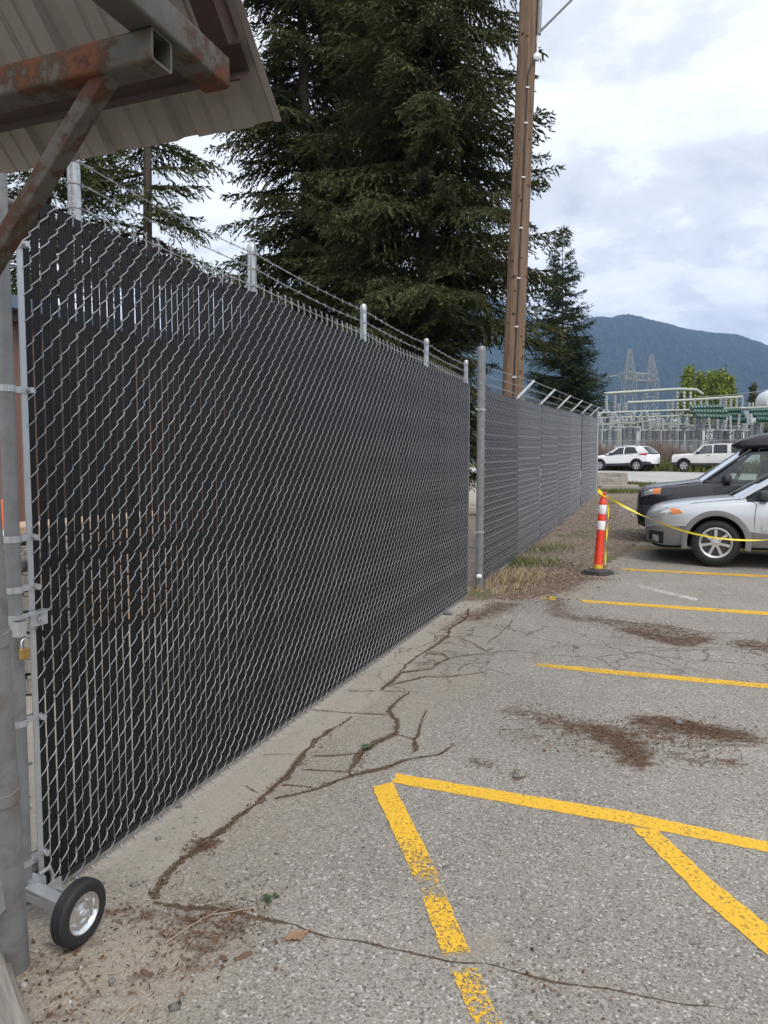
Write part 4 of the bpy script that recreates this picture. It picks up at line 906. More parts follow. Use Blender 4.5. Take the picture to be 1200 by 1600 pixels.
def build_car(name, label, loc, heading, S):
    """local: x towards the nose, y to the car's left, z up; origin on the ground under the front axle"""
    root = thing(name, label, 'car', loc, heading); st = sorted(S['st']); xs = [s[0] for s in st]; col = [list(c) for c in zip(*st)]
    def sec(x):
        zb, zcl, zsh, zt, hw = [float(hermite(xs, col[i], x)) for i in range(1, 6)]
        zm = zcl + (zsh - zcl) * .5
        return [(0, zb), (hw * .80, zb), (hw * .955, zb + .05), (hw * .985, zb + .12 if zb + .12 < zcl - .02 else (zb + zcl) / 2 + .02), (hw, zcl), (hw * 1.004, zm), (hw * .985, zsh - .035), (hw * .955, zsh), (hw * .86, zsh + (zt - zsh) * .55), (hw * .5, zsh + (zt - zsh) * .93), (0, zt)]
    def surf(x, r, off=0.0, side=1):
        s = sec(x); i = min(int(r), len(s) - 2); f = r - i; y = s[i][0] * (1 - f) + s[i + 1][0] * f; z = s[i][1] * (1 - f) + s[i + 1][1] * f
        dy, dz = s[i + 1][0] - s[i][0], s[i + 1][1] - s[i][1]; l = math.hypot(dy, dz) + 1e-9
        return Vector((x, side * (y + off * dz / l), z - off * dy / l))
    X = np.unique(np.concatenate([np.linspace(xs[0], xs[-1], 56), np.linspace(xs[-1] - .3, xs[-1], 9), np.linspace(xs[0], xs[0] + .3, 7)]))
    nr = 11; V = []
    for x in X:
        s = sec(x); ring = [(x, y, z) for y, z in s] + [(x, -y, z) for y, z in s[-2:0:-1]]; V += ring
    n = 2 * nr - 2; k = len(X)
    F = [(i * n + j, (i + 1) * n + j, (i + 1) * n + (j + 1) % n, i * n + (j + 1) % n) for i in range(k - 1) for j in range(n)] + [tuple(range(n)), tuple((k - 1) * n + j for j in range(n))[::-1]]
    bm = bmesh.new(); vs_ = [bm.verts.new(v) for v in V]
    for f in F:
        try: bm.faces.new([vs_[i] for i in f])
        except ValueError: pass
    bmesh.ops.recalc_face_normals(bm, faces=bm.faces); me = bpy.data.meshes.new('body'); bm.to_mesh(me); bm.free()
    body = link('body', me, root); cm = MB(); rw, wb, tr = S['r'], S['wb'], S['track'] / 2; ra = S.get('arch', rw + .075)
    Mc = Matrix(((1, 0, 0), (0, 0, 1), (0, 1, 0)))
    for ax in (0, -wb):
        for sd in (1, -1): cm.lathe([(ra, .0), (ra, .9)], 40, (ax, sd * (tr - .16) if sd > 0 else -(tr - .16) - .9, rw + .01), Mc)
    cut = link('cutter', cm.mesh('cutter', M['well']))
    cb = bmesh.new(); cb.from_mesh(cut.data); bmesh.ops.recalc_face_normals(cb, faces=cb.faces); cb.to_mesh(cut.data); cb.free()
    cut.parent = root; md = body.modifiers.new('b', 'BOOLEAN'); md.object = cut; md.operation = 'DIFFERENCE'; md.solver = 'EXACT'
    bpy.context.view_layer.update(); dg = bpy.context.evaluated_depsgraph_get(); nm = bpy.data.meshes.new_from_object(body.evaluated_get(dg)); body.modifiers.clear(); bpy.data.objects.remove(cut)
    body.data = nm; nm.name = 'body'; nm.materials.clear()
    for m in (S['paint'], S['clad'], M['well'], M['cabin']): nm.materials.append(m)
    cab0, cab1 = S['gh'][0][0] - .03, S['gh'][3][0] + .05; fz = S.get('face', 9)
    for p in nm.polygons:
        c = p.center; i = 0; zcl = float(hermite(xs, col[2], min(max(c.x, xs[0]), xs[-1])))
        if c.z < zcl - .002: i = 1
        zsh = float(hermite(xs, col[3], min(max(c.x, xs[0]), xs[-1])))
        if cab1 < c.x < cab0 and c.z > zsh - .012 and abs(p.normal.z) > .5: i = 3
        for ax in (0, -wb):
            if math.hypot(c.x - ax, c.z - rw - .01) < ra * 1.004 and abs(c.y) < S['hw'] - .012 and (abs(math.hypot(c.x - ax, c.z - rw - .01) - ra) < .03 or abs(c.y) < tr - .1) and abs(p.normal.z) < .999: i = 2
        if c.z < zcl and p.normal.z < -.7: i = 2
        p.material_index = i; p.use_smooth = True
    nm.set_sharp_from_angle(angle=R(33))
    # wheels
    for ax in (0, -wb):
        for sd in (1, -1):
            Mx = Matrix(((1, 0, 0), (0, 0, sd), (0, 1, 0))); w = S.get('tw', .215) / 2; c = (ax, sd * (tr), rw); rr = S['rim']
            ty = MB().lathe([(rr, -w * .9), (rr + .03, -w), (rw - .03, -w * .98), (rw - .008, -w * .82), (rw, -w * .5), (rw, w * .5), (rw - .008, w * .82), (rw - .03, w * .98), (rr + .03, w), (rr, w * .9)], 44, c, Mx, cap=False)
            for j in range(60):                        # tread blocks along the shoulder
                a = 2 * math.pi * j / 60; p = Vector((math.cos(a) * (rw - .008), math.sin(a) * (rw - .008), w * .86)); q = Vector(c) + Mx @ p
                ty.box(q, (.012, .022, .026), Mx @ Matrix.Rotation(a, 3, 'Z'))
            wo_ = ty.build('wheel', M['rubber'], root, 40); rm = S.get('rimmat', M['alloy'])
            mb = MB().lathe([(rr - .006, -w * .8), (rr + .006, -w * .8), (rr + .008, w * .92), (rr - .004, w * .95), (rr - .022, w * .86), (rr - .03, w * .4)], 44, c, Mx, cap=False)
            mb.lathe([(.0, w * .2), (.075, w * .2), (.07, w * .72), (.05, w * .78), (.0, w * .80)], 20, c, Mx)
            for j in range(S['spokes']):
                a = 2 * math.pi * j / S['spokes'] + S.get('ph', math.pi / 2); hw_ = S.get('sw', .032)
                poly = [(.04, -hw_ * .8), (rr - .012, -hw_), (rr - .012, hw_), (.04, hw_ * .8)]
                mb.prism(poly, w * .45, w * .80, Mx @ Matrix.Rotation(a, 3, 'Z'), c)
            mb.build('rim', rm, wo_, 35)
            MB().lathe([(0, -w * .1), (rr - .02, -w * .1), (rr - .02, w * .05), (0, w * .05)], 24, c, Mx).build('brake_disc', M['alloy_dark'], wo_)
    # arch trims
    if S.get('flare'):
        for ax in (0, -wb):
            for sd in (1, -1):
                a0, a1 = S.get('fa', (-14, 194)); P = []
                for rad, dy in ((ra - .012, -.04), (ra - .010, .014), (ra + .03, .018), (ra + .068, .010), (ra + .074, -.03)):
                    row = []
                    for j in range(33):
                        a = R(a0 + (a1 - a0) * j / 32); x, z = ax + rad * math.cos(a), rw + .01 + rad * math.sin(a); hwx = float(hermite(xs, col[5], min(max(x, xs[0]), xs[-1]))); row.append(Vector((x, sd * (hwx + dy), z)))
                    P.append(row)
                MB().grid(P).build('arch_trim', S['clad'], root, 60)
    # greenhouse
    A, B_, C_, D_ = S['gh']                       # windscreen base, roof front, roof rear, tail glass base: (x, half width, z)
    def side_pt(x0, x1, v, sd, off=0.0):          # x0 at belt, x1 at roof rail
        def lin(P, Q, x): u = (x - P[0]) / (Q[0] - P[0]); return P[1] + (Q[1] - P[1]) * u, P[2] + (Q[2] - P[2]) * u
        bx = S['belt']; yb = np.interp(x0, [D_[0], A[0]], [D_[1], A[1]]); zb = np.interp(x0, [p[0] for p in bx], [p[1] for p in bx])
        rx = S['rail']; yr = np.interp(x1, [C_[0], B_[0]], [C_[1], B_[1]]); zr = np.interp(x1, [p[0] for p in rx], [p[1] for p in rx])
        x, y, z = x0 + (x1 - x0) * v, yb + (yr - yb) * v + .025 * math.sin(math.pi * v), zb + (zr - zb) * v
        return Vector((x, sd * (y + off), z))
    def patch(xa0, xa1, xb0, xb1, sd, off, v0=0.0, v1=1.0, nu=6, nv=6):
        return [[side_pt(xa0 + (xb0 - xa0) * i / nu, xa1 + (xb1 - xa1) * i / nu, v0 + (v1 - v0) * j / nv, sd, off) for j in range(nv + 1)] for i in range(nu + 1)]
    for sd in (1, -1):
        mb = MB()
        for (a0, a1, b0, b1) in S['pillars']: mb.grid(patch(a0, a1, b0, b1, sd, .004)); mb.grid(patch(a0, a1, b0, b1, sd, -.03))
        mb.grid(patch(A[0], B_[0], D_[0], C_[0], sd, .005, .93, 1.0, 24, 2)); mb.grid(patch(A[0], B_[0], D_[0], C_[0], sd, .005, -.02, .05, 24, 2)); mb.build('pillar_frame', S['pillar_mat'] if 'pillar_mat' in S else S['paint'], root, 40)
        for (a0, a1, b0, b1, g) in S['panes']: MB().grid(patch(a0, a1, b0, b1, sd, -.004, .03, .95)).build('side_window', g, root, 60)
    def cross(P, Q, bulge, nu, nv, rise=0.0):     # pane across the car between two half width points
        rows = []
        for i in range(nu + 1):
            u = i / nu; x, hw_, z = [P[m] + (Q[m] - P[m]) * u for m in range(3)]
            rows.append([Vector((x + bulge * (1 - (2 * j / nv - 1) ** 2), hw_ * (2 * j / nv - 1), z + rise * (1 - (2 * j / nv - 1) ** 2))) for j in range(nv + 1)])
        return rows
    MB().grid(cross(A, B_, .10, 8, 14, .012)).build('windscreen', M['glass'], root, 60); MB().grid(cross(D_, C_, -.06, 6, 14, .01)).build('rear_window', S.get('rearglass', M['glass_dark']), root, 60)
    nrf = 16; rows = []
    for i in range(nrf + 1):
        x = B_[0] + (C_[0] - B_[0]) * i / nrf; hw_ = np.interp(x, [C_[0], B_[0]], [C_[1], B_[1]]); z = np.interp(x, [p[0] for p in S['rail']], [p[1] for p in S['rail']])
        fr_ = .10 * max(0, 1 - i / 3) - .06 * max(0, 1 - (nrf - i) / 3)
        rows.append([Vector((x + fr_ * (1 - (2 * j / 14 - 1) ** 2), (hw_ + .006) * (2 * j / 14 - 1), z + .045 * (1 - abs(2 * j / 14 - 1) ** 2.5) + .004)) for j in range(15)])
    MB().grid(rows).grid([[p - Vector((0, 0, .03)) for p in r_] for r_ in rows]).build('roof', S.get('roofmat', S['paint']), root, 60)
    for sd in (1, -1):
        P = [side_pt(x, x, 1, sd) + Vector((0, -sd * .09, .06)) for x in np.linspace(B_[0] - .15, C_[0] + .1, 7)]; rl = MB().tube(P, .014, 8)
        for p in (P[0], P[3], P[-1]): rl.tube([p, p - Vector((0, 0, .05))], .014, 8)
        rl.build('roof_rail', S.get('railmat', M['clad_dark']), root, 50)
        # A pillar: between side frame and windscreen
        P = [Vector((A[0] + (B_[0] - A[0]) * u, sd * (A[1] + (B_[1] - A[1]) * u + .004), A[2] + (B_[2] - A[2]) * u)) for u in np.linspace(-.02, 1.02, 6)]; MB().tube(P, .024, 8).build('a_pillar', S['paint'], root, 60)
        mx_ = S['mirror']; p = side_pt(mx_, mx_, .08, sd); mb = MB().bbox(p + Vector((0, sd * .14, .055)), (.13, .20, .14), .04); mb.bar(p, p + Vector((0, sd * .10, .02)), .05, .03); mb.build('wing_mirror', M['clad_dark'], root, 40)
    # cabin
    z0 = S['belt'][0][1] - .30
    for sd in (1, -1):
        for xx in (A[0] - .95, A[0] - 1.85):
            c = Vector((xx, sd * .37, z0)); mb = MB().bbox(c + Vector((-.10, 0, .36)), (.13, .46, .62), .05, Matrix.Rotation(R(-12), 3, 'Y')); mb.bbox(c + Vector((-.20, 0, .76)), (.09, .26, .17), .04); mb.build('seat', M['seat'], root, 40)
    c = Vector((A[0] - .55, .37, z0 + .34)); Mx = Matrix.Rotation(R(65), 3, 'Y'); mb = MB(); mb.tube([c + Mx @ Vector((.18 * math.cos(a), .18 * math.sin(a), 0)) for a in np.linspace(0, 2 * math.pi, 25)], .014, 8); mb.build('steering_wheel', M['cabin'], root, 60)
    MB().bbox((A[0] - .28, 0, z0 + .28), (.45, 1.3, .12), .05).build('dashboard', M['cabin'], root)
    # lamps, seams and trims lying on the body surface
    for (nm2, x0, x1, r0, r1, m, off) in S['patches']:
        for sd in (1, -1):
            q = lambda x, r: surf(x, r, off, sd); e = lambda a, b, u: a + (b - a) * u
            MB().grid([[q(e(e(x0[0], x1[0], u), e(x0[1], x1[1], u), v), e(e(r0[0], r1[0], u), e(r0[1], r1[1], u), v)) for v in np.linspace(0, 1, 7)] for u in np.linspace(0, 1, 11)]).build(nm2, m, root, 60)
    for ln in S['seams']:
        for sd in (1, -1): MB().tube([surf(x, r, .0015, sd) for x, r in ln], .0045, 4).build('panel_gap', M['seam'], root)
    for (x, r, L) in S['handles']:
        for sd in (1, -1): p = surf(x, r, .018, sd); MB().bbox(p, (L, .025, .03), .01).build('door_handle', S.get('handlemat', S['clad']), root, 40)
    return root, surf
HEAD = math.atan2(NV.y, NV.x)                    # noses point at the fence
# stations: x, bottom, cladding line, shoulder, top centre, half width  (x measured from the front axle)
outback = dict(r=.338, wb=2.67, track=1.50, hw=.885, rim=.222, spokes=7, sw=.022, arch=.405, flare=True, paint=M['silver'], clad=M['clad_grey'], tw=.225,
    st=[(.99, .42, .50, .64, .66, .30), (.965, .33, .52, .68, .72, .55), (.90, .27, .55, .735, .80, .69), (.80, .235, .565, .775, .85, .775), (.62, .225, .57, .83, .90, .835), (.40, .24, .565, .875, .935, .87), (0, .26, .56, .92, .985, .885), (-.30, .25, .54, .945, 1.02, .885), (-.45, .24, .52, .955, 1.03, .885), (-1.2, .24, .48, .965, .985, .885), (-2.2, .25, .50, .985, .995, .885), (-2.67, .27, .56, 1.0, 1.01, .885), (-3.3, .30, .58, 1.0, 1.02, .87), (-3.62, .34, .58, .98, 1.0, .83), (-3.78, .42, .58, .92, .95, .70)],
    gh=[(-.34, .74, 1.00), (-1.14, .60, 1.50), (-3.05, .60, 1.50), (-3.55, .68, 1.02)], belt=[(-3.55, 1.03), (-1.5, .985), (-.34, .95)], rail=[(-3.05, 1.49), (-2.0, 1.515), (-1.14, 1.46)], mirror=-.62,
    pillars=[(-.34, -1.14, -.56, -1.20), (-1.58, -1.66, -1.68, -1.74), (-2.5, -2.42, -2.6, -2.5), (-3.4, -2.95, -3.55, -3.05)], pillar_mat=M['cabin'],
    panes=[(-.54, -1.19, -1.60, -1.67, M['glass']), (-1.66, -1.73, -2.52, -2.44, M['glass_dark']), (-2.58, -2.49, -3.42, -2.96, M['glass_dark'])],
    patches=[('headlight', (.955, .46), (.94, .60), (5.35, 5.5), (6.95, 6.95), M['lens'], .006), ('turn_signal', (.60, .46), (.66, .60), (5.45, 5.5), (6.85, 6.93), M['amber'], .009), ('fog_recess', (.93, .72), (.93, .72), (2.3, 2.3), (3.6, 3.6), M['seam'], .005), ('fog_lamp', (.88, .79), (.88, .79), (2.6, 2.6), (3.3, 3.3), M['lens'], .010), ('body_moulding', (-.60, -1.5), (-.60, -1.5), (4.15, 4.15), (4.6, 4.6), M['silver'], .014)],
    seams=[[(-.50, 3.2), (-.50, 5), (-.52, 6), (-.47, 7), (-.42, 7.6)], [(-1.62, 3), (-1.62, 6), (-1.60, 7)], [(.93, 7.5), (.70, 7.75), (.3, 7.9), (-.2, 8.0), (-.36, 8.0)], [(.50, 4.02), (.42, 4.0)]],
    handles=[(-1.42, 5.5, .18), (-2.4, 5.5, .18)], railmat=M['clad_grey'])
sc_ = gp(1117, 887); sil, silf = build_car('silver_wagon', 'silver station wagon with grey bumpers nosed in behind the yellow tape', sc_ + NV * 0 + DV * .80, HEAD, outback)
sil.location = sc_ + DV * .86; sil.location.z = zg(sil.location.y)
escape = dict(r=.345, wb=2.62, track=1.52, hw=.89, rim=.205, spokes=5, sw=.045, arch=.42, flare=True, paint=M['charcoal'], clad=M['clad_dark'],
    st=[(.86, .46, .60, .76, .78, .42), (.84, .36, .64, .84, .88, .62), (.78, .30, .67, .90, .965, .74), (.66, .27, .68, .955, 1.02, .81), (.40, .28, .66, 1.0, 1.065, .865), (0, .31, .62, 1.04, 1.115, .885), (-.20, .30, .58, 1.06, 1.15, .89), (-.34, .30, .56, 1.07, 1.16, .89), (-1.2, .30, .54, 1.09, 1.11, .89), (-2.62, .32, .60, 1.11, 1.12, .89), (-3.3, .38, .64, 1.10, 1.11, .87), (-3.5, .46, .64, 1.06, 1.07, .78)],
    gh=[(-.26, .78, 1.12), (-.98, .63, 1.66), (-3.10, .63, 1.67), (-3.38, .70, 1.12)], belt=[(-3.4, 1.13), (-.26, 1.07)], rail=[(-3.1, 1.66), (-2, 1.69), (-.98, 1.62)], mirror=-.62,
    pillars=[(-.26, -.98, -.50, -1.05), (-1.52, -1.52, -1.64, -1.62), (-2.45, -2.4, -2.58, -2.5), (-3.2, -3.0, -3.38, -3.1)], pillar_mat=M['charcoal'],
    panes=[(-.48, -1.04, -1.54, -1.54, M['glass']), (-1.62, -1.60, -2.47, -2.42, M['glass_dark']), (-2.56, -2.48, -3.22, -3.02, M['glass_dark'])],
    patches=[('headlight', (.845, .46), (.84, .44), (5.45, 5.45), (6.95, 6.98), M['lens'], .008), ('turn_signal', (.58, .46), (.58, .45), (5.5, 5.5), (6.8, 6.9), M['amber'], .012), ('fog_lamp', (.80, .72), (.80, .72), (2.6, 2.6), (3.4, 3.4), M['well'], .004)],
    seams=[[(-.42, 3.2), (-.42, 5), (-.45, 6.5), (-.40, 7.2)], [(-1.56, 3), (-1.56, 6.8)], [(.80, 7.4), (.4, 7.8), (-.2, 8)]], handles=[(-1.38, 5.6, .18), (-2.35, 5.6, .18)])
bl0 = at(1071, 800, 13.35); blk, _ = build_car('charcoal_suv', 'charcoal sport utility car parked behind the silver wagon', Vector((bl0.x, bl0.y, zg(13.3))), HEAD, escape)
# roof box on the charcoal car
p = blk.location + Matrix.Rotation(HEAD, 3, 'Z') @ Vector((-.86, .22, 1.755))
rb = thing('roof_box', 'black glossy cargo box on the roof of the charcoal car', 'cargo box', p, HEAD)
def hull(zs, name, mat):
    rows = []
    for x, hw_, zt in ((0.12, .10, .02), (.10, .2, .06), (0, .30, .11), (-.25, .37, .19), (-.6, .41, .25), (-1.1, .42, .27), (-1.6, .42, .25), (-2.0, .40, .19), (-2.1, .30, .06)):
        rows.append([Vector((x, hw_ * c, (zt * s_ if zs > 0 else -.085 * s_ * min(1, zt / .1)) + (0 if zs > 0 else 0))) for c, s_ in ((-1, 0), (-.97, .45), (-.8, .8), (-.4, .98), (0, 1), (.4, .98), (.8, .8), (.97, .45), (1, 0))])
    MB().grid(rows).build(name, mat, rb, 50)
hull(1, 'lid', M['box_black']); hull(-1, 'tray', M['box_black'])
mb = MB()
for x in (-.45, -1.5): mb.bar((x, -.62, -.085), (x, .42, -.085), .05, .025); [mb.box((x, y, -.11), (.06, .05, .06)) for y in (-.6, .36)]
mb.build('cross_bar', M['clad_dark'], rb)
tucson = dict(r=.345, wb=2.64, track=1.58, hw=.91, rim=.215, spokes=5, sw=.03, rimmat=M['alloy'], arch=.405, flare=True, paint=M['white_car'], clad=M['clad_dark'],
    st=[(.88, .42, .44, .70, .74, .45), (.82, .30, .38, .80, .86, .70), (.6, .26, .36, .90, .96, .83), (.3, .27, .36, .95, 1.02, .88), (-.2, .28, .47, .98, 1.07, .91), (-.5, .28, .48, .99, 1.08, .91), (-1.6, .29, .50, 1.03, 1.05, .91), (-2.64, .32, .58, 1.10, 1.11, .91), (-3.2, .36, .62, 1.12, 1.13, .88), (-3.42, .40, .60, 1.05, 1.06, .80), (-3.50, .46, .58, .95, .96, .62)],
    gh=[(-.30, .76, 1.04), (-1.25, .62, 1.58), (-2.95, .60, 1.56), (-3.38, .70, 1.14)], belt=[(-3.38, 1.17), (-2.4, 1.12), (-.30, 1.0)], rail=[(-2.95, 1.53), (-2.0, 1.61), (-1.25, 1.56)], mirror=-.75,
    pillars=[(-.30, -1.25, -.55, -1.32), (-1.60, -1.62, -1.68, -1.70), (-2.65, -2.35, -3.38, -2.95)], panes=[(-.53, -1.31, -1.62, -1.64, M['glass_dark']), (-1.66, -1.68, -2.72, -2.40, M['glass_dark'])],
    patches=[('tail_lamp', (-2.75, -3.44), (-2.95, -3.42), (5.75, 5.6), (6.95, 7.3), M['red_lens'], .006), ('headlight', (.74, .35), (.74, .38), (5.9, 6.3), (6.9, 7.2), M['lens'], .006), ('number_plate', (-3.488, -3.495), (-3.488, -3.495), (5.0, 5.0), (5.8, 5.8), M['plate'], .004)],
    seams=[[(-.45, 3.2), (-.5, 6.8)], [(-1.60, 3.4), (-1.64, 6.8)]], handles=[(-1.35, 5.9, .17), (-2.3, 6.0, .17)], handlemat=M['white_car'], railmat=M['galv_white'])
RH = math.atan2(RDIR.y, RDIR.x)
tp_ = at(995, 735, 46.5); build_tuc, _ = build_car('white_crossover', 'white crossover car on the far side of the road, tail towards the camera', (0, 0, 0), RH, tucson)
fw = Vector((tp_.x, tp_.y, 0)) + RDIR * 2.64 + Vector((RDIR.y, -RDIR.x, 0)) * .8; build_tuc.location = (fw.x, fw.y, zg(fw.y) + .02)
explorer = dict(r=.37, wb=2.89, track=1.58, hw=.93, rim=.225, spokes=5, sw=.05, arch=.45, flare=True, paint=M['pearl'], clad=M['clad_dark'],
    st=[(.92, .46, .60, .86, .90, .55), (.86, .36, .62, .98, 1.03, .76), (.6, .34, .62, 1.06, 1.12, .86), (.1, .36, .62, 1.09, 1.16, .92), (-.4, .36, .58, 1.10, 1.18, .93), (-.6, .36, .56, 1.10, 1.18, .93), (-1.6, .36, .56, 1.12, 1.13, .93), (-2.89, .38, .6, 1.14, 1.15, .93), (-3.8, .45, .62, 1.12, 1.13, .9), (-3.95, .5, .62, 1.05, 1.06, .8)],
    gh=[(-.52, .80, 1.14), (-1.15, .68, 1.72), (-3.65, .68, 1.72), (-3.8, .74, 1.16)], belt=[(-3.8, 1.16), (-.52, 1.11)], rail=[(-3.65, 1.72), (-2, 1.74), (-1.15, 1.69)], mirror=-.85,
    pillars=[(-.52, -1.15, -.72, -1.2), (-1.70, -1.68, -1.80, -1.76), (-2.62, -2.58, -2.85, -2.8), (-3.6, -3.5, -3.8, -3.65)], panes=[(-.70, -1.19, -1.72, -1.70, M['glass']), (-1.78, -1.74, -2.64, -2.60, M['glass_dark']), (-2.83, -2.78, -3.62, -3.52, M['glass_dark'])],
    patches=[('headlight', (.86, .60), (.86, .60), (6.0, 6.0), (7.1, 7.1), M['lens'], .006)], seams=[[(-.62, 3.2), (-.62, 6.8)], [(-1.74, 3), (-1.74, 6.8)]], handles=[(-1.55, 5.8, .2)])
ep = at(1069, 740, 45.5); exo, _ = build_car('pale_suv', 'pale silver four wheel drive with dark wheel arches beyond the charcoal car', (0, 0, 0), RH, explorer)
fw = Vector((ep.x, ep.y, 0)) + Vector((RDIR.y, -RDIR.x, 0)) * .8; exo.location = (fw.x, fw.y, zg(fw.y) + .02)

# ================================================================== SUBSTATION
M['bus'] = plain('aluminium_bus', (.38, .40, .355), .55, .2, var=.1); M['insul'] = plain('pale_insulator', (.40, .415, .41), .35, var=.1); M['green_ins'] = plain('green_insulator', (.045, .12, .095), .3, var=.3)
M['steel_col'] = plain('grey_steel_column', (.16, .175, .195), .6, .2, var=.12); M['equip'] = plain('white_equipment', (.55, .575, .585), .45, var=.08); M['lattice'] = plain('lattice_steel', (.33, .35, .37), .6, .3)
SY = 78.0; pxm = SY / FPX
def sw(x, y, Y=SY): return at(x, y, Y)
def insulator(mb, a, b, r, n=10, discs=6):
    a, b = Vector(a), Vector(b); d_ = (b - a).normalized(); L = (b - a).length; Mx = d_.to_track_quat('Z', 'Y').to_matrix(); pr = []
    for i in range(discs):
        z = L * i / discs; pr += [(r * .55, z), (r, z + L / discs * .35), (r, z + L / discs * .5), (r * .55, z + L / discs * .75)]
    pr += [(r * .55, L)]; mb.lathe(pr, n, a, Mx)
def gantry(name, label, ends, Y, rad, legs, ins, y_leg=706):
    base = sw((ends[0][0] + ends[-1][0]) / 2, 700, Y); base.z = zg(Y); g = thing(name, label, 'gantry', base); o = -base
    MB().tube([sw(x, y, Y) + o for x, y in ends], rad, 10).build('bus_pipe', M['bus'], g, 50)
    for x, y in legs: p = sw(x, y, Y); MB().bar(Vector((p.x, p.y, zg(Y) - .2)) + o, p + o - Vector((0, 0, rad)), .28, .28).build('column', M['steel_col'], g)
    for x, y0, y1 in ins: mb = MB(); insulator(mb, sw(x, y1, Y) + o, sw(x, y0, Y) + o, .2); mb.build('insulator', M['insul'], g, 40)
    return g
gantry('bus_gantry', 'highest pale bus beam of the substation, in front of the lattice tower', [(944, 615), (1000, 611.5), (1060, 608), (1088, 609), (1098, 616)], 92, .2, [(962, 614), (1058, 609)], [(948, 618, 642), (961, 617, 642), (1058, 611, 644), (1069, 611, 643), (1079, 612, 644)])
gantry('bus_gantry', 'middle pale bus beam with short white insulators behind the pipe', [(980, 629), (1060, 626), (1130, 622), (1160, 620)], 86, .17, [(1043, 627), (1130, 622)], [(967, 631, 643), (978, 630, 643), (1043, 629, 643), (1051, 629, 643), (1085, 622, 641), (1095, 623, 641), (1104, 623, 640), (1126, 620, 640), (1134, 619, 640), (1142, 620, 640), (1151, 621, 640), (1160, 621, 640)])
gantry('bus_gantry', 'long thin pale pipe crossing the front of the substation', [(930, 645.5), (1000, 643), (1080, 640.5), (1150, 638), (1230, 635)], 74, .11, [(937, 646), (1188, 636)], [])
gantry('bus_gantry', 'lowest pale pipe above the white transformers', [(940, 653), (1010, 651.5), (1082, 649)], 76, .09, [(945, 653), (1075, 650)], [(950, 640, 652), (1066, 640, 650)])
srn = random.Random(21)
def switch(x, ytop, Y, w, green, label):
    p = sw(x, 706, Y); b = Vector((p.x, p.y, zg(Y))); t = thing('switch_stand', label, 'switchgear', b, 0, 'grey switch stands of the substation'); H = sw(x, ytop, Y).z - b.z
    MB().bar((0, 0, -.2), (0, 0, H), .42, .42).build('column', M['steel_col'], t); mb = MB().box((0, 0, H + .08), (w, .5, .16)); mb.build('cross_beam', M['bus'], t)
    n = max(2, int(w / .8))
    for i in range(n):
        mb = MB(); x_ = -w / 2 + .3 + (w - .6) * i / max(1, n - 1); insulator(mb, (x_, 0, H + .16), (x_ + srn.uniform(-.3, .3), srn.uniform(-.3, .3), H + 1.15), .17, 8, 5); mb.build('insulator', M['green_ins'] if green else M['insul'], t, 40)
    mb = MB(); mb.box((srn.uniform(-.2, .2), -.3, H * .45), (.5, .3, .75)); mb.bar((-.35, 0, 0), (-.35, 0, H * .9), .08, .08); mb.bar((-.35, 0, H * .3), (.3, 0, H * .75), .06, .06); mb.build('drive_box', M['equip'], t)
SWL = [(946, 664, 72, 1.6, 0, 'grey switch stand right beside the end of the slatted fence'), (960, 668, 80, 1.8, 0, 'grey switch stand above the bonnet of the white crossover'), (975, 662, 72, 2.2, 0, 'tall grey switch stand above the windscreen of the white crossover'),
       (990, 668, 82, 1.6, 1, 'set back switch stand with green insulators above the white crossover'), (1005, 660, 72, 1.5, 0, 'tallest grey switch stand above the rear of the white crossover'), (1022, 666, 80, 2.2, 1, 'switch stand with green insulators above the tail of the crossover'),
       (1038, 664, 72, 2.0, 0, 'grey switch stand rising from the brush between the two road cars'), (1055, 668, 80, 2.4, 1, 'wide switch stand with green insulators left of the pale four wheel drive'), (1064, 664, 73, 1.4, 0, 'narrow grey switch stand above the nose of the pale four wheel drive'),
       (1078, 666, 80, 2.0, 1, 'green topped switch stand above the bonnet of the pale four wheel drive'), (1092, 660, 73, 1.4, 1, 'narrow switch stand under the long green insulator rack'), (1125, 668, 80, 1.6, 0, 'grey switch stand above the roof of the pale four wheel drive'), (1172, 664, 73, 2.0, 1, 'switch stand directly above the black roof box')]
for a_ in SWL: switch(*a_)
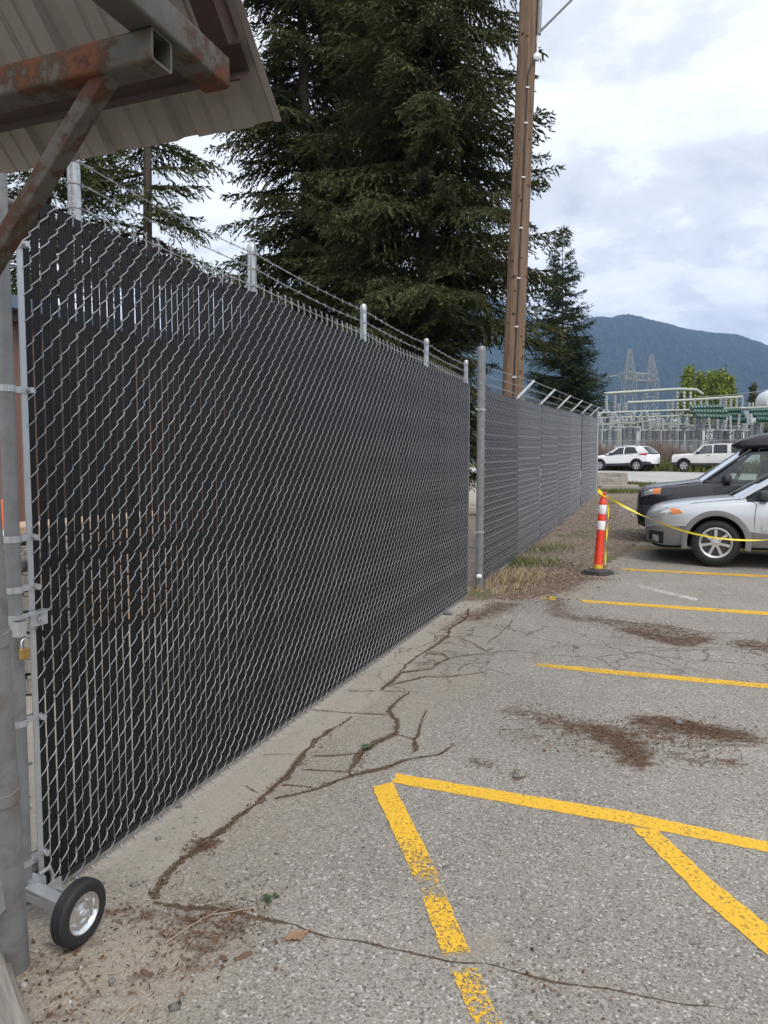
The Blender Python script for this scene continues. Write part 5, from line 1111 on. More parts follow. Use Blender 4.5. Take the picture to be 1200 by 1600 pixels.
# ------------------------------------------------------------------ lattice tower
def lattice_leg(mb, base, top, wb, wt, n, r):
    base, top = Vector(base), Vector(top); prev = None
    for i in range(n + 1):
        u = i / n; c = base.lerp(top, u); w = wb + (wt - wb) * u; ring = [c + Vector((sx * w / 2, sy * w / 2, 0)) for sx, sy in ((-1, -1), (1, -1), (1, 1), (-1, 1))]
        if prev:
            for j in range(4): mb.tube([prev[j], ring[j]], r * 1.5, 4); mb.tube([prev[j], ring[(j + 1) % 4]], r, 4); mb.tube([prev[(j + 1) % 4], ring[j]], r, 4); mb.tube([ring[j], ring[(j + 1) % 4]], r, 4)
        prev = ring
def lattice_stand(x, ytop, Y, w, label):
    p = sw(x, 706, Y); b = Vector((p.x, p.y, zg(Y))); t = thing('lattice_stand', label, 'stand', b, 0, 'thin lattice stands of the substation'); H = sw(x, ytop, Y).z - b.z
    mb = MB(); lattice_leg(mb, (0, 0, -.1), (0, 0, H), w, w * .8, 6, .028); mb.build('frame', M['steel_col'], t); mb = MB()
    for u in (-.5, 0, .5): insulator(mb, (u * 1.4, 0, H), (u * 1.7, 0, H + 1.0 + .3 * abs(u)), .12, 8, 6)
    mb.bar((-1, 0, H), (1, 0, H), .12, .12); mb.build('insulator_head', M['insul'], t, 40)
    mb = MB(); mb.tube(sag((-.85, 0, H + 1.1), (-3.2, 1.5, H + 1.6), .5), .03, 4); mb.tube(sag((.85, 0, H + 1.1), (3.0, 1.0, H + .6), .6), .03, 4); mb.build('jumper_cable', M['steel_col'], t)
for a_ in [(953, 672, 68, .7, 'lattice stand nearest the end of the slatted fence'), (984, 668, 70, .7, 'lattice stand above the roof of the white crossover'), (1015, 672, 68, .7, 'lattice stand above the tail lamp of the white crossover'), (1030, 668, 75, .8, 'lattice stand just right of the white crossover'), (1047, 672, 68, .7, 'lattice stand left of the pale four wheel drive'), (1085, 672, 70, .8, 'lattice stand below the left end of the long green rack'), (1112, 664, 70, 1.1, 'broad lattice stand below the long green rack'), (1120, 672, 66, .6, 'slim lattice stand in front of the right control building'), (1140, 666, 70, 1.1, 'broad lattice stand below the short green rack'), (1153, 672, 66, .6, 'slim lattice stand left of the tall transformer cabinet')]: lattice_stand(*a_)
def row_stand(x0, x1, y, Y, label):
    pa, pb2 = sw(x0, y, Y), sw(x1, y, Y); c = (pa + pb2) / 2; b = Vector((c.x, c.y, zg(Y))); t = thing('insulator_rack', label, 'switchgear', b); o = -b
    MB().bar(pa + o, pb2 + o, .3, .18).build('beam', M['bus'], t)
    for u in (.15, .85): p = pa.lerp(pb2, u); MB().bar(Vector((p.x, p.y, b.z - .2)) + o, p + o, .4, .4).build('column', M['steel_col'], t)
    for j in range(3):
        mb = MB(); d_ = Vector((0, j * .7 - .7, .25 + .45 * j)); insulator(mb, pa + o + d_ + Vector((-.1, 0, 0)), pb2 + o + d_ + Vector((.3, 0, .1 * (j - 1))), .30, 8, 11); mb.build('insulator', M['green_ins'], t, 40)
row_stand(1084, 1130, 655, 70, 'long rack of horizontal green insulators on two grey columns'); row_stand(1132, 1158, 660, 71, 'short rack of green insulators left of the white transformer'); row_stand(1178, 1215, 660, 69, 'rack of green insulators at the right edge of the photo')
def transformer(x0, x1, y0, y1, Y, label, fins=True):
    a, c = sw(x0, y1, Y), sw(x1, y0, Y); b = Vector(((a.x + c.x) / 2, Y, zg(Y))); t = thing('transformer', label, 'transformer', b, 0); w = c.x - a.x; z0, z1 = a.z - b.z, c.z - b.z
    MB().bbox((0, 0, (z0 + z1) / 2), (w, 1.6, z1 - z0), .06).build('tank', M['equip'], t, 40); MB().box((0, 0, z0 / 2 - .1), (w * .85, 1.3, z0 + .15)).build('plinth', M['conc'], t)
    if fins:
        n = max(4, int(w / .22))
        for i in range(n): MB().box((-w / 2 + w * (i + .5) / n, -.95, (z0 + z1) / 2 - .05), (.05, .3, (z1 - z0) * .8)).build('cooling_fin', M['equip'], t)
    for u in (-.3, 0, .3):
        mb = MB(); insulator(mb, (w * u, 0, z1), (w * u * 1.2, 0, z1 + .8), .14, 8, 5); mb.build('bushing', M['insul'], t, 40)
for i, (x0, x1, y0, y1, ws) in enumerate([(956, 971, 655, 664, 'leftmost small white transformer tank of the row'), (976, 988, 655, 664, 'second small white transformer tank of the row'), (1006, 1034, 655, 666, 'wide white transformer tank behind the crossover'), (1040, 1060, 656, 668, 'white transformer tank left of the green racks')]): transformer(x0, x1, y0, y1, 88, ws)
transformer(1167, 1184, 641, 675, 74, 'tall white transformer cabinet above the black roof box', False)
def shed_w(x0, x1, y0, Y, label):
    a, c = sw(x0, y0, Y), sw(x1, y0, Y); b = Vector(((a.x + c.x) / 2, Y + 2, zg(Y))); H = a.z - b.z; w = c.x - a.x; t = thing('control_building', label, 'building', b)
    MB().box((0, 0, H / 2), (w, 4, H)).build('wall', M['equip'], t); MB().box((0, 0, H + .1), (w + .5, 4.4, .22)).build('roof', M['steel_col'], t)
    n = max(1, int(w / 2.6))
    for i in range(n): f = MB().box((-w / 2 + w * (i + .5) / n, -2.02, H * .55), (1.0, .06, 1.1)).build('window', M['steel_col'], t)
    MB().box((-w / 2 + .7, -2.02, 1.0), (.9, .06, 2.0)).build('door', M['bus'], t)
shed_w(948, 1032, 671, 96, 'low white control building behind the left switch stands'); shed_w(1048, 1078, 674, 96, 'small white control hut behind the brush'); shed_w(1098, 1166, 668, 100, 'white control building behind the right switch stands')
# round white vessel at the right edge
p = sw(1203, 628, 84); tk = thing('storage_tank', 'round white tank at the right edge above the substation', 'tank', (p.x, p.y, zg(84))); hh = p.z - zg(84)
MB().lathe([(0, -1.1), (1.0, -1.1), (1.3, -.8), (1.4, 0), (1.3, .8), (1.0, 1.1), (0, 1.1)], 24, (0, 0, hh), Matrix(((1, 0, 0), (0, 0, -1), (0, 1, 0)))).build('vessel', M['equip'], tk, 40); mb = MB(); [mb.bar((x, 0, -.2), (x, 0, hh - .9), .2, .2) for x in (-.8, .8)]; mb.build('stand', M['steel_col'], tk)
# fence of the substation
A_, B2 = sw(925, 700, 64), sw(1260, 700, 60); sf = thing('security_fence', 'grey wire security fence in front of the substation', 'fence', (A_.x, A_.y, zg(64))); o = -Vector((A_.x, A_.y, zg(64)))
for i in range(13):
    p = A_.lerp(B2, i / 12); p.z = zg(62); MB().tube([p + o, p + o + Vector((0, 0, 2.6))], .04, 6).build('fence_post', M['lattice'], sf)
for z in (.1, 1.3, 2.4): MB().tube([A_ + o + Vector((0, 0, zg(62) - A_.z + z)), B2 + o + Vector((0, 0, zg(62) - B2.z + z))], .025, 5).build('fence_rail', M['lattice'], sf)
mb = MB(); nw = 150
for i in range(nw): p = A_.lerp(B2, i / nw); p.z = zg(62); mb.tube([p + o, p + o + Vector((.25, 0, 2.4))], .008, 3, cap=False); mb.tube([p + o + Vector((.25, 0, 0)), p + o + Vector((0, 0, 2.4))], .008, 3, cap=False)
tag(mb.build('wire_mesh', M['lattice'], sf), kind='stuff')
TY = 165
tb = sw(1000, 700, TY); tb.z = zg(TY); tow = thing('lattice_tower', 'grey steel lattice power tower with two masts in front of the hill', 'tower', tb)
for (xb, xj, yj, xt, yt) in ((980, 983, 591, 984, 546), (1012, 1018, 594, 1018, 554)):
    mb = MB(); lattice_leg(mb, Vector((sw(xb, 640, TY).x, TY, zg(TY))) - tb, sw(xj, yj, TY) - tb, 3.1, 2.5, 5, .055); mb.build('tower_leg', M['lattice'], tow)
    mb = MB(); lattice_leg(mb, sw(xj, yj, TY) - tb, sw(xt, yt, TY) - tb, 2.3, .5, 4, .05); mb.build('peak', M['lattice'], tow)
mb = MB(); a, c = sw(975, 587, TY) - tb, sw(1023, 592, TY) - tb
for z, y in ((-.8, -.8), (.8, -.8), (.8, .8), (-.8, .8)): mb.tube([a + Vector((0, y, z)), c + Vector((0, y, z))], .13, 4)
for i in range(12):
    p, q = a.lerp(c, i / 12), a.lerp(c, (i + 1) / 12)
    for y in (-.8, .8): mb.tube([p + Vector((0, y, -.8)), q + Vector((0, y, .8))], .06, 4); mb.tube([p + Vector((0, y, .8)), q + Vector((0, y, -.8))], .06, 4)
mb.build('cross_girder', M['lattice'], tow)
mb = MB(); e = sw(962, 587, TY) - tb; mb.tube([a + Vector((0, 0, .8)), e], .07, 4); mb.tube([a - Vector((0, 0, .8)), e], .07, 4); insulator(mb, e, e - Vector((2.2, 0, .3)), .16, 6, 5); mb.build('side_arm', M['lattice'], tow)
pl = thing('power_line', 'thin power cable strung across in front of the hill', 'cable', sw(1150, 612, 90)); o = -pl.location
MB().tube([Vector(q) + o for q in sag(sw(1090, 620, 90), sw(1260, 596, 90), .4)], .03, 5).build('conductor', M['lattice'], pl)
# low wall block by the end of the fence
p = at(948, 762, 27.0); p.z = zg(27); cb_ = thing('concrete_block', 'broken concrete block at the end of the slatted fence', 'block', p, .25)
mb = MB(); bmx = bmesh.new(); bmesh.ops.create_cube(bmx, size=1); bmesh.ops.subdivide_edges(bmx, edges=bmx.edges[:], cuts=7, use_grid_fill=True); br = random.Random(2); bmx.verts.index_update()
V = []
for v in bmx.verts: n_ = .05; V.append((v.co.x * 1.25 + br.uniform(-n_, n_) * .5, v.co.y * .8 + br.uniform(-n_, n_) * .5, (v.co.z + .5) * .62 + br.uniform(-n_, n_) * .3 + .0))
F = [[v.index for v in f.verts] for f in bmx.faces]; bmx.free(); mb.add(V, F).build('block', M['conc'], cb_, 25)
mb = MB().bbox((.1, -.55, .07), (1.6, .4, .2), .03).build('footing', M['conc'], cb_)
# ================================================================== FAR TREES AND HILLS
M['leaf_spring'] = needle_mat('spring_leaves', (.10, .14, .016), (.24, .28, .035), (.32, .35, .06)); M['leaf_dull'] = needle_mat('dull_leaves', (.045, .062, .022), (.11, .12, .045), (.14, .14, .06))
def leafy(name, label, base, H, Rr, seed, mat, n=5200, size=.55, cone=.9, group=None, trunkless=False):
    g = np.random.default_rng(seed); th = thing(name, label, 'tree', base, 0, group)
    mb = MB().tube([(0, 0, -.3), (0, 0, H * .5), (0, 0, H * .9)], [H * .016, H * .011, .03], 8)
    for i in range(9): a = g.uniform(0, 6.28); h = H * g.uniform(.25, .75); L = Rr * .8 * (1 - h / H); mb.tube([(0, 0, h), (L * math.cos(a) * .6, L * math.sin(a) * .6, h + L * .5), (L * math.cos(a), L * math.sin(a), h + L * 1.0)], [.09, .05, .02], 5, cap=False)
    mb.build('trunk', M['bark'], th, 60)
    m = 130; hc = H * (.14 + .84 * g.random(m) ** 1.15); rc = Rr * (1 - (hc / H)) ** cone + .15; az = g.uniform(0, 6.28, m); rad = rc * np.sqrt(g.uniform(.15, 1, m)); cs = np.stack([rad * np.cos(az), rad * np.sin(az), hc], -1)
    k = g.integers(0, m, n); P = cs[k] + g.normal(0, 1, (n, 3)) * np.array([Rr * .11, Rr * .11, H * .03]); d = g.normal(0, 1, (n, 3)); d /= np.linalg.norm(d, axis=1)[:, None]; u = np.cross(d, g.normal(0, 1, (n, 3))); u /= np.linalg.norm(u, axis=1)[:, None]
    w = size * g.uniform(.5, 1.2, (n, 1)); V = np.stack([P - d * w * .5, P + u * w * .3, P + d * w * .5, P - u * w * .3], 1).reshape(-1, 3); F = np.arange(n * 4).reshape(-1, 4)
    link('crown', np_mesh('crown', V, F, mat, {'var': np.repeat(np.clip(g.random(m)[k] * .6 + g.random(n) * .4, 0, 1), 4), 'tip': np.repeat(g.random(n) * (g.random(n) < .3), 4)}), th)
FY = 135
for i, (x, yt, w, lb) in enumerate([(1076, 579, 17, 'pointed spring green tree at the left of the far group'), (1094, 588, 13, 'short spring green tree between its two taller neighbours'), (1122, 577, 27, 'broadest spring green tree behind the substation'), (1140, 594, 17, 'low spring green tree at the right of the far group'), (1108, 588, 18, 'narrow spring green tree left of the broadest one')]):
    p = sw(x, yt, FY + i * 3); b = Vector((p.x, p.y, zg(FY))); leafy('broadleaf_tree', lb, b, (p.z - b.z) * 1.02, w / FPX * FY * 1.5, 60 + i, M['leaf_spring'], 7000, .6, .72, 'spring green trees behind the substation')
p = sw(1178, 604, 140); leafy('broadleaf_tree', 'small dull green tree above the tall transformer cabinet', Vector((p.x, p.y, zg(140))), (p.z - 1.08) * 1.02, 1.6, 77, M['leaf_dull'], 2500, .7, .7)
# far wood: a belt of shrubs and small trees behind the substation, one mass
def belt(name, label, cat, segs, n, size, mat, seed, hfun):
    g = np.random.default_rng(seed); u = g.random(n); s = np.array(segs); X = np.interp(u, np.linspace(0, 1, len(s)), s[:, 0]); Yv = np.interp(u, np.linspace(0, 1, len(s)), s[:, 1]) + g.uniform(-4, 4, n); hm = hfun(u * 40) ; z = hm * g.random(n) ** .8
    P = np.stack([X + g.normal(0, .3, n), Yv, np.array([zg(y) for y in Yv]) + z], -1); d = g.normal(0, 1, (n, 3)); d /= np.linalg.norm(d, axis=1)[:, None]; q = np.cross(d, g.normal(0, 1, (n, 3))); q /= np.linalg.norm(q, axis=1)[:, None]; w = size * g.uniform(.5, 1.3, (n, 1))
    V = np.stack([P - d * w * .5, P + q * w * .3, P + d * w * .5, P - q * w * .3], 1).reshape(-1, 3)
    tag(link(name, np_mesh(name, V, np.arange(n * 4).reshape(-1, 4), mat, {'var': np.repeat(g.random(n), 4), 'tip': np.repeat(g.random(n) * .6, 4)})), label, cat, kind='stuff')
belt('far_wood', 'dull green belt of shrubs and trees behind the substation', 'wood', [(-40, 128), (30, 124), (75, 120), (130, 118)], 32000, .8, M['leaf_dull'], 5, lambda t: 7.2 + 2.2 * np.sin(t * 1.3) + 1.3 * np.sin(t * 3.7 + 1))
def brush(name, label, cat, A0, A1, n, h, w, lean, mat, seed, depth):
    g = np.random.default_rng(seed); u = g.random(n); X = A0[0] + (A1[0] - A0[0]) * u + g.normal(0, .3, n); Yv = A0[1] + (A1[1] - A0[1]) * u + g.uniform(-depth, depth, n); Z = np.array([zg(y) for y in Yv]) + .02; cl_ = .55 + .45 * np.sin(X * .9 + 1.3 * np.sin(X * .31)); H_ = h * g.uniform(.4, 1.15, n) * (.6 + .5 * cl_)
    b = np.stack([X, Yv, Z], -1); az = g.uniform(0, 6.28, n); L = np.stack([np.cos(az), np.sin(az), 0 * az], -1) * (lean * H_)[:, None]; t = b + L + np.stack([0 * X, 0 * X, H_], -1); mdl = b * .5 + t * .5 + np.array([0, 0, .08]) * H_[:, None]; s = np.stack([-np.sin(az + 1), np.cos(az + 1), 0 * az], -1) * (w * g.uniform(.6, 1.3, n))[:, None]
    V = np.stack([b - s, b + s, mdl + s * .8, mdl - s * .8, t], 1).reshape(-1, 3); o = (np.arange(n) * 5)[:, None]; F = np.concatenate([o + np.array([[0, 1, 2]]), o + np.array([[0, 2, 3]]), o + np.array([[3, 2, 4]])])
    return tag(link(name, np_mesh(name, V, F, mat, {'var': np.repeat(g.random(n), 5), 'tip': np.repeat(g.random(n) * .5, 5)})), label, cat, kind='stuff')
M['grass_green'] = needle_mat('green_grass', (.05, .085, .018), (.13, .17, .04), (.24, .22, .09)); M['grass_dry'] = needle_mat('dry_grass', (.26, .19, .10), (.42, .33, .19), (.5, .42, .28)); M['twig'] = needle_mat('dry_stems', (.13, .085, .07), (.24, .18, .14), (.3, .25, .2))
q0, q1 = RP + RN * 19 + RDIR * 18, RP + RN * 19 - RDIR * 26
brush('roadside_grass', 'rough green grass verge behind the cars on the road', 'grass', q0, q1, 26000, .85, .035, .5, M['grass_green'], 3, 3.5)
q0, q1 = sw(925, 700, 59), sw(1260, 700, 55); brush('dry_brush', 'reddish dry stems along the substation fence', 'brush', q0, q1, 9000, 2.2, .018, .25, M['twig'], 4, 2.0)
q0, q1 = RP - RN * 1.2 + RDIR * 8, RP - RN * 1.2 - RDIR * 18; brush('kerb_grass', 'green grass and weeds along the near kerb of the road', 'grass', q0, q1, 9000, .22, .012, .7, M['grass_green'], 6, 1.0)
for (x, y, n, h, sp, m, lb) in [(826, 884, 420, .16, .16, 'grass_green', 'bright green grass tuft at the foot of the slatted fence'), (800, 906, 380, .14, .20, 'grass_dry', 'dry straw coloured grass tuft below the green tuft'), (852, 862, 300, .15, .2, 'grass_green', 'second green tuft further along the slatted fence'), (770, 925, 220, .08, .16, 'grass_dry', 'sparse dry grass beside the thick gate post'), (880, 850, 200, .10, .3, 'grass_dry', 'dry grass beyond the second green tuft')]:
    c = gp(x, y); brush('grass_tuft', lb, 'grass', (c.x - sp, c.y - sp * 1.8), (c.x + sp, c.y + sp * 1.8), n, h, .004, .8, M[m], int(x), sp * .5)
c = gp(955, 770); brush('grass_tuft', 'low green grass patch before the concrete block', 'grass', (c.x - .8, c.y), (c.x + 1.3, c.y), 900, .13, .01, .8, M['grass_green'], 8, .7)
# weeds in the cracks
def weed(px, py, lb, n, s):
    c = gp(px, py); th = thing('weed', lb, 'plant', c); g = random.Random(px)
    for i in range(n):
        a = g.uniform(0, 6.28); L = s * g.uniform(.5, 1.1); d = Vector((math.cos(a), math.sin(a), 0)); sd = Vector((-d.y, d.x, 0)); o = d * s * g.uniform(0, .5)
        MB().grid([[o + d * L * u + sd * L * .3 * math.sin(math.pi * min(u + .08, 1)) * v + Vector((0, 0, .004 + L * .5 * math.sin(u * 2) - .3 * L * u * u + abs(v) * L * .05)) for v in (-1, 0, 1)] for u in (0, .25, .5, .75, 1)]).build('leaf', M['leaf_weed'], th, 60)
M['leaf_weed'] = plain('weed_leaf', (.035, .075, .02), .6, var=.3, scale=30)
weed(576, 1170, 'small green weed growing in the crack below the concrete pad', 16, .035); weed(425, 1406, 'small dark green weed lying on the asphalt near the leaf litter', 9, .035)
# ------------------------------------------------------------------ hills
def hill_mat():
    t = NT('forested_hill'); v = t.pos(); n = t.noise(v, .0035, 6, .6); f = t.noise(t.map(v, (1, 1, .25)), .045, 5, .75); s_ = t.noise(t.map(v, (1, 1, .12)), .09, 4, .7)
    c = t.mix(t.ramp(f, [(.35, 0.0), (.65, 1.0)]), (.006, .012, .011), (.055, .072, .045)); c = t.mix(t.ramp(n, [(.55, 0.0), (.7, .5)]), c, (.045, .062, .036)); c = t.mix(t.ramp(s_, [(.62, 0.0), (.75, .6)]), c, (.10, .10, .08))
    t.bsdf(col=c, rough=1.0, spec=.0); t.bump(t.math('ADD', f, s_), 1.0, 14); return t.m
M['hill'] = hill_mat()
HY = 3600
prof = [(-2500, 610), (-1500, 540), (-700, 500), (-200, 470), (0, 455), (150, 500), (300, 540), (500, 480), (700, 440), (790, 470), (850, 510), (885, 522), (905, 505), (925, 496), (945, 495.5), (958, 497), (965, 493), (985, 492.5), (1000, 495), (1010, 499), (1030, 503), (1070, 514), (1110, 520), (1150, 523), (1200, 540), (1300, 560), (1500, 585), (1900, 560), (3000, 600)]
pxs = np.array([p[0] for p in prof], float); pys = np.array([p[1] for p in prof], float)
az = np.concatenate([np.linspace(-2500, 800, 130), np.linspace(805, 1260, 330), np.linspace(1275, 3000, 90)]); nv = 46
g = np.random.default_rng(77); rows = []
from mathutils import noise as mn
for x in az:
    p = at(x, float(np.interp(x, pxs, pys)), HY); top = p.z + (g.uniform(0, 7) if 800 < x < 1260 else 0); row = []
    for j in range(nv):
        u = j / (nv - 1); yy = 1900 + (HY - 1900) * u; sx = p.x * yy / HY * .55 + p.x * .45
        rr = mn.fractal(Vector((sx / 420, yy / 900, 2.0)), .8, 2.1, 5)
        zz = top * (u ** 1.15) * (1 + .22 * rr * (1 - u) * 2 * u ** .3) + (g.uniform(-6, 6) if 0 < u < 1 else 0)
        row.append((p.x if u == 1 else sx, yy + (80 * rr * (1 - u)), zz if u > 0 else -20))
    for dy, dz in ((500, -60), (1400, -260), (2500, -700)): row.append((p.x * (1 + dy / HY), HY + dy, max(-20, top + dz)))
    rows.append(row)
mb = MB().grid(rows); tag(mb.build('hill', M['hill'], None, 60), kind='structure')
# ================================================================== LITTER, PEBBLES
M['litter'] = needle_mat('dry_litter', (.045, .025, .015), (.18, .10, .058), (.32, .22, .13)); M['pebble'] = needle_mat('pebbles', (.13, .12, .11), (.40, .38, .35), (.6, .58, .54))
def flakes(P, size, elong, seed, lift=.003):
    g = np.random.default_rng(seed); n = len(P); a = g.uniform(0, 6.28, n); L = size * g.uniform(.4, 1.4, n); Wd = L / (elong * g.uniform(.6, 1.5, n)); tl = g.normal(0, .3, n); d = np.stack([np.cos(a), np.sin(a), tl * .6], -1); s = np.stack([-np.sin(a), np.cos(a), g.normal(0, .35, n)], -1)
    c = P + np.array([0, 0, 1]) * (lift + .25 * L * np.abs(tl))[:, None]; up = np.array([0, 0, 1]) * (Wd * .25)[:, None]
    V = np.stack([c - d * L[:, None] * .5, c + s * Wd[:, None] * .5 + up, c + d * L[:, None] * .5, c - s * Wd[:, None] * .5 + up, c + up * 2], 1).reshape(-1, 3); o = (np.arange(n) * 5)[:, None]
    F = np.concatenate([o + np.array([[0, 3, 4]]), o + np.array([[3, 2, 4]]), o + np.array([[2, 1, 4]]), o + np.array([[1, 0, 4]])]); return V, F, np.repeat(g.random(n), 5), np.repeat(g.random(n) * (g.random(n) < .25), 5)
def along(poly, n, sd, seed):
    g = np.random.default_rng(seed); P = [gp(*q) for q in poly]; P = P if len(P) > 1 else P * 2; L = np.cumsum([0] + [(b - a).length + 1e-6 for a, b in zip(P[:-1], P[1:])]); s = g.uniform(0, L[-1], n); X = np.interp(s, L, [p.x for p in P]) + g.normal(0, sd, n); Yv = np.interp(s, L, [p.y for p in P]) + g.normal(0, sd, n); return np.stack([X, Yv, np.array([zg(y) for y in Yv])], -1)
def merge(parts):
    V, F, A, B, o = [], [], [], [], 0
    for v, f, a, b in parts: V.append(v); F.append(f + o); A.append(a); B.append(b); o += len(v)
    return np.concatenate(V), np.concatenate(F), np.concatenate(A), np.concatenate(B)
parts = []
for i, (q, r, s) in enumerate(BROWN): L = sum((gp(*b) - gp(*a)).length for a, b in zip(q[:-1], q[1:])) + .15; parts.append(flakes(along(q, int(900 * L * s * (r / .12)), r * .75, 100 + i), .014, 2.2, 200 + i)); parts.append(flakes(along(q, int(260 * L * s), r * 1.1, 300 + i), .028, 14, 400 + i))
for i, c in enumerate(CR[:16]): L = sum((gp(*b) - gp(*a)).length for a, b in zip(c[0][:-1], c[0][1:])); parts.append(flakes(along(c[0], int(170 * L), c[1] * .45, 500 + i), .010, 2, 600 + i)); parts.append(flakes(along(c[0], int(50 * L), c[1] * .8, 700 + i), .022, 12, 800 + i))
parts.append(flakes(along([(60, 1540), (200, 1520), (350, 1470)], 380, .25, 31), .007, 1.9, 32)); parts.append(flakes(along([(60, 1560), (250, 1500)], 260, .25, 33), .03, 12, 34)); parts.append(flakes(along([(300, 1440), (350, 1450)], 420, .1, 35), .035, 14, 36)); parts.append(flakes(along([(780, 930), (860, 890), (960, 800)], 3200, .5, 37), .05, 10, 38)); parts.append(flakes(along([(770, 935), (860, 905), (930, 880)], 3000, .32, 39), .026, 2.4, 40)); parts.append(flakes(along([(500, 1500), (1100, 1400)], 260, .6, 41), .008, 1.8, 42)); parts.append(flakes(along([(800, 1090), (1200, 1120)], 240, .5, 43), .012, 2.5, 44))
V, F, A, B = merge(parts); tag(link('litter', np_mesh('litter', V, F, M['litter'], {'var': A, 'tip': B})), 'brown bark chips and dry needles scattered over asphalt and cracks', 'litter', kind='stuff')
def pebbles(P, size, seed):
    g = np.random.default_rng(seed); n = len(P); r = size * np.exp(g.normal(0, .45, n)); oct_ = np.array([[1, 0, 0], [0, 1, 0], [-1, 0, 0], [0, -1, 0], [0, 0, 1], [0, 0, -.4]]); V = oct_[None] * r[:, None, None] * g.uniform(.6, 1.2, (n, 6, 1)) * np.array([1, 1, .6]); a = g.uniform(0, 6.28, n); ca, sa = np.cos(a)[:, None], np.sin(a)[:, None]; V = np.stack([V[..., 0] * ca - V[..., 1] * sa, V[..., 0] * sa + V[..., 1] * ca, V[..., 2]], -1) + P[:, None] ; o = (np.arange(n) * 6)[:, None]
    F = np.concatenate([o + np.array([f]) for f in ([0, 1, 4], [1, 2, 4], [2, 3, 4], [3, 0, 4], [1, 0, 5], [2, 1, 5], [3, 2, 5], [0, 3, 5])]); return V.reshape(-1, 3), F, np.repeat(g.random(n), 6), np.repeat(g.random(n) * (g.random(n) < .15), 6)
parts = [pebbles(along([(800, 915), (870, 870), (960, 800), (990, 780)], 2600, .5, 51), .011, 52), pebbles(along([(950, 830), (985, 790)], 1500, .7, 55), .016, 56), pebbles(along([(80, 1540), (260, 1520), (400, 1540)], 420, .28, 57), .0022, 58), pebbles(along([(150, 1380), (400, 1200), (640, 1010)], 500, .1, 59), .003, 60), pebbles(along([(500, 1450), (1100, 1450)], 300, .5, 61), .003, 62), pebbles(along([(40, 1480), (-60, 1300), (100, 1250)], 500, .5, 63), .010, 64)]
V, F, A, B = merge(parts); V = V; tag(link('gravel', np_mesh('gravel', V, F, M['pebble'], {'var': A, 'tip': B})), 'loose grey gravel and pebbles beside the fence', 'gravel', kind='stuff')
def rock(px, py, r, lb, sq):
    c = gp(px, py); th = thing('stone', lb, 'stone', c); bmx = bmesh.new(); bmesh.ops.create_icosphere(bmx, subdivisions=2, radius=r); g = random.Random(px); off = Vector((px, py, 0)) * .37
    for v in bmx.verts: v.co *= 1 + .35 * mn.noise(v.co / r * 1.1 + off); v.co.z = v.co.z * sq + r * sq * .6
    me = bpy.data.meshes.new('stone_body'); bmx.to_mesh(me); bmx.free(); me.materials.append(M['stone']); link('stone_body', me, th)
M['stone'] = plain('grey_stone', (.16, .155, .15), .85, var=.3, scale=30, bump=.4, bscale=90)
rock(175, 1534, .011, 'grey pebble on the sandy ground right of the leaning post', .6); rock(806, 1214, .016, 'dark clod on the asphalt above the long yellow line', .6); rock(700, 960, .05, 'flat brown stone beside the crack near the gate post', .45); rock(1060, 1130, .025, 'dark clod on the large dirt stain', .5); rock(747, 1191, .014, 'small dark clod left of the large dirt stain', .6)
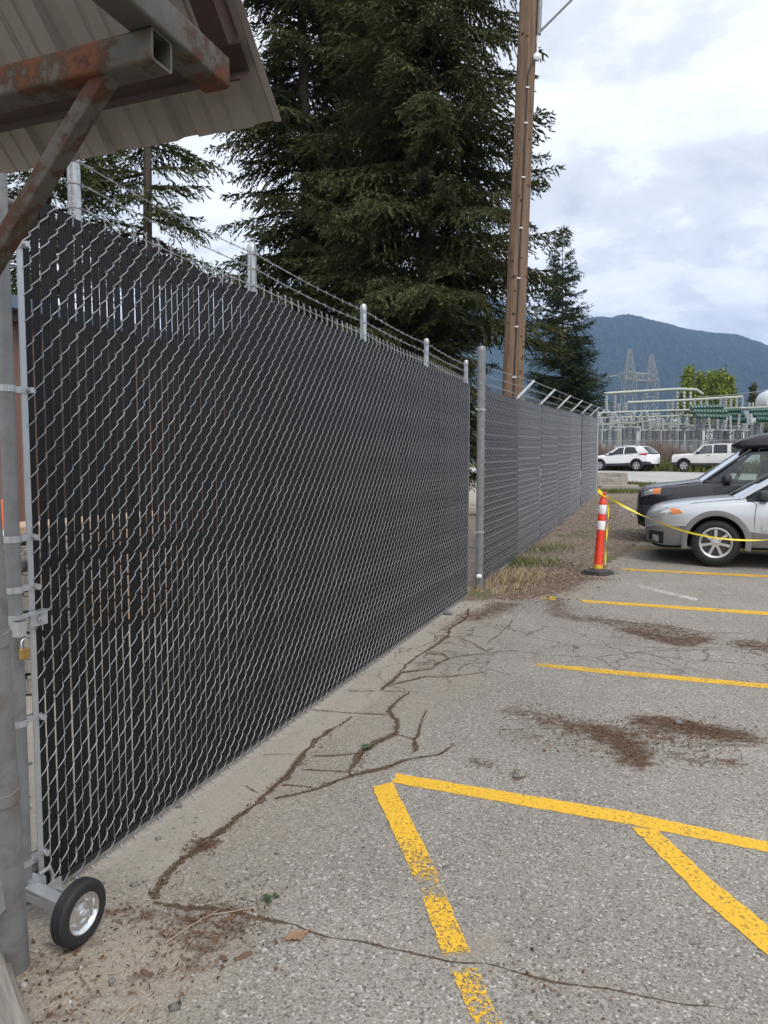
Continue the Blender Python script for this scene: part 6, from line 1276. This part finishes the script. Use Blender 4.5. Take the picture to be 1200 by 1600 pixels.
# dead leaf and bark pieces
M['leaf_dead'] = plain('dead_leaf', (.26, .16, .095), .8, var=.3, scale=40); M['barkchip'] = plain('bark_piece', (.13, .075, .05), .9, var=.4, scale=40, bump=.4)
c = gp(460, 1466); th = thing('dead_leaf', 'curled brown dead leaf on the asphalt left of the yellow line', 'leaf', c, .4)
MB().grid([[Vector((x * .042 + .008 * y * y, y * .026 * (1.02 - abs(x) ** 1.6) * (.72 + .42 * abs(math.sin(7.5 * x + .6))), .004 + .006 * abs(y) ** 1.5 + .003 * math.sin(6 * x + 3 * y))) for y in np.linspace(-1, 1, 9)] for x in np.linspace(-1, 1, 25)]).build('blade', M['leaf_dead'], th, 60); MB().tube([(.035, 0, .006), (.05, .008, .01), (.07, .02, .004)], .0015, 5).build('stalk', M['leaf_dead'], th)
for px, py, L, an, lb in [(380, 1495, .06, .6, 'curled bark piece below the leaf litter'), (350, 1500, .03, 2.0, 'short bark piece beside the longer one'), (355, 1437, .045, .3, 'bark piece lying in the leaf litter by the wheel'), (230, 1522, .05, 2.7, 'flat bark piece below the gate wheel')]:
    c = gp(px, py); th = thing('bark_piece', lb, 'bark', c, an); MB().grid([[Vector((L * x, .009 * y * (1.1 - .5 * x * x), .003 + .006 * (1 - y * y) + .002 * math.sin(7 * x))) for y in np.linspace(-1, 1, 6)] for x in np.linspace(-.5, .5, 8)]).build('chip', M['barkchip'], th, 50)
for pts, lb in [([(258, 1476), (300, 1450), (348, 1420)], 'long pale dry twig by the leaf litter'), ([(182, 1598), (205, 1580), (228, 1563)], 'pale dry grass stem at the bottom left'), ([(330, 1432), (370, 1428), (400, 1420)], 'thin dry twig crossing the leaf litter')]:
    P = [gp(*q, .006) for q in pts]; P[1].z += .006; th = thing('twig', lb, 'twig', P[0]); MB().tube([p - P[0] for p in P], [.0018, .0015, .0009], 5).build('stem', M['straw'] if 'straw' in M else M.setdefault('straw', plain('straw', (.42, .33, .22), .7)), th)
# ================================================================== HAZE
hz_ = MB().box((200, 2900, 520), (11500, 7400, 1070)); 
ht = bpy.data.materials.new('haze_air'); ht.use_nodes = True; nt = ht.node_tree; nt.nodes.clear(); ov = nt.nodes.new('ShaderNodeOutputMaterial'); pv = nt.nodes.new('ShaderNodeVolumePrincipled')
pv.inputs['Color'].default_value = (.42, .62, 1.0, 1); pv.inputs['Density'].default_value = 1.3e-4; pv.inputs['Anisotropy'].default_value = .2; nt.links.new(pv.outputs[0], ov.inputs['Volume'])
hzo = tag(hz_.build('haze', ht), 'thin bluish air over the whole valley', 'haze', kind='stuff')
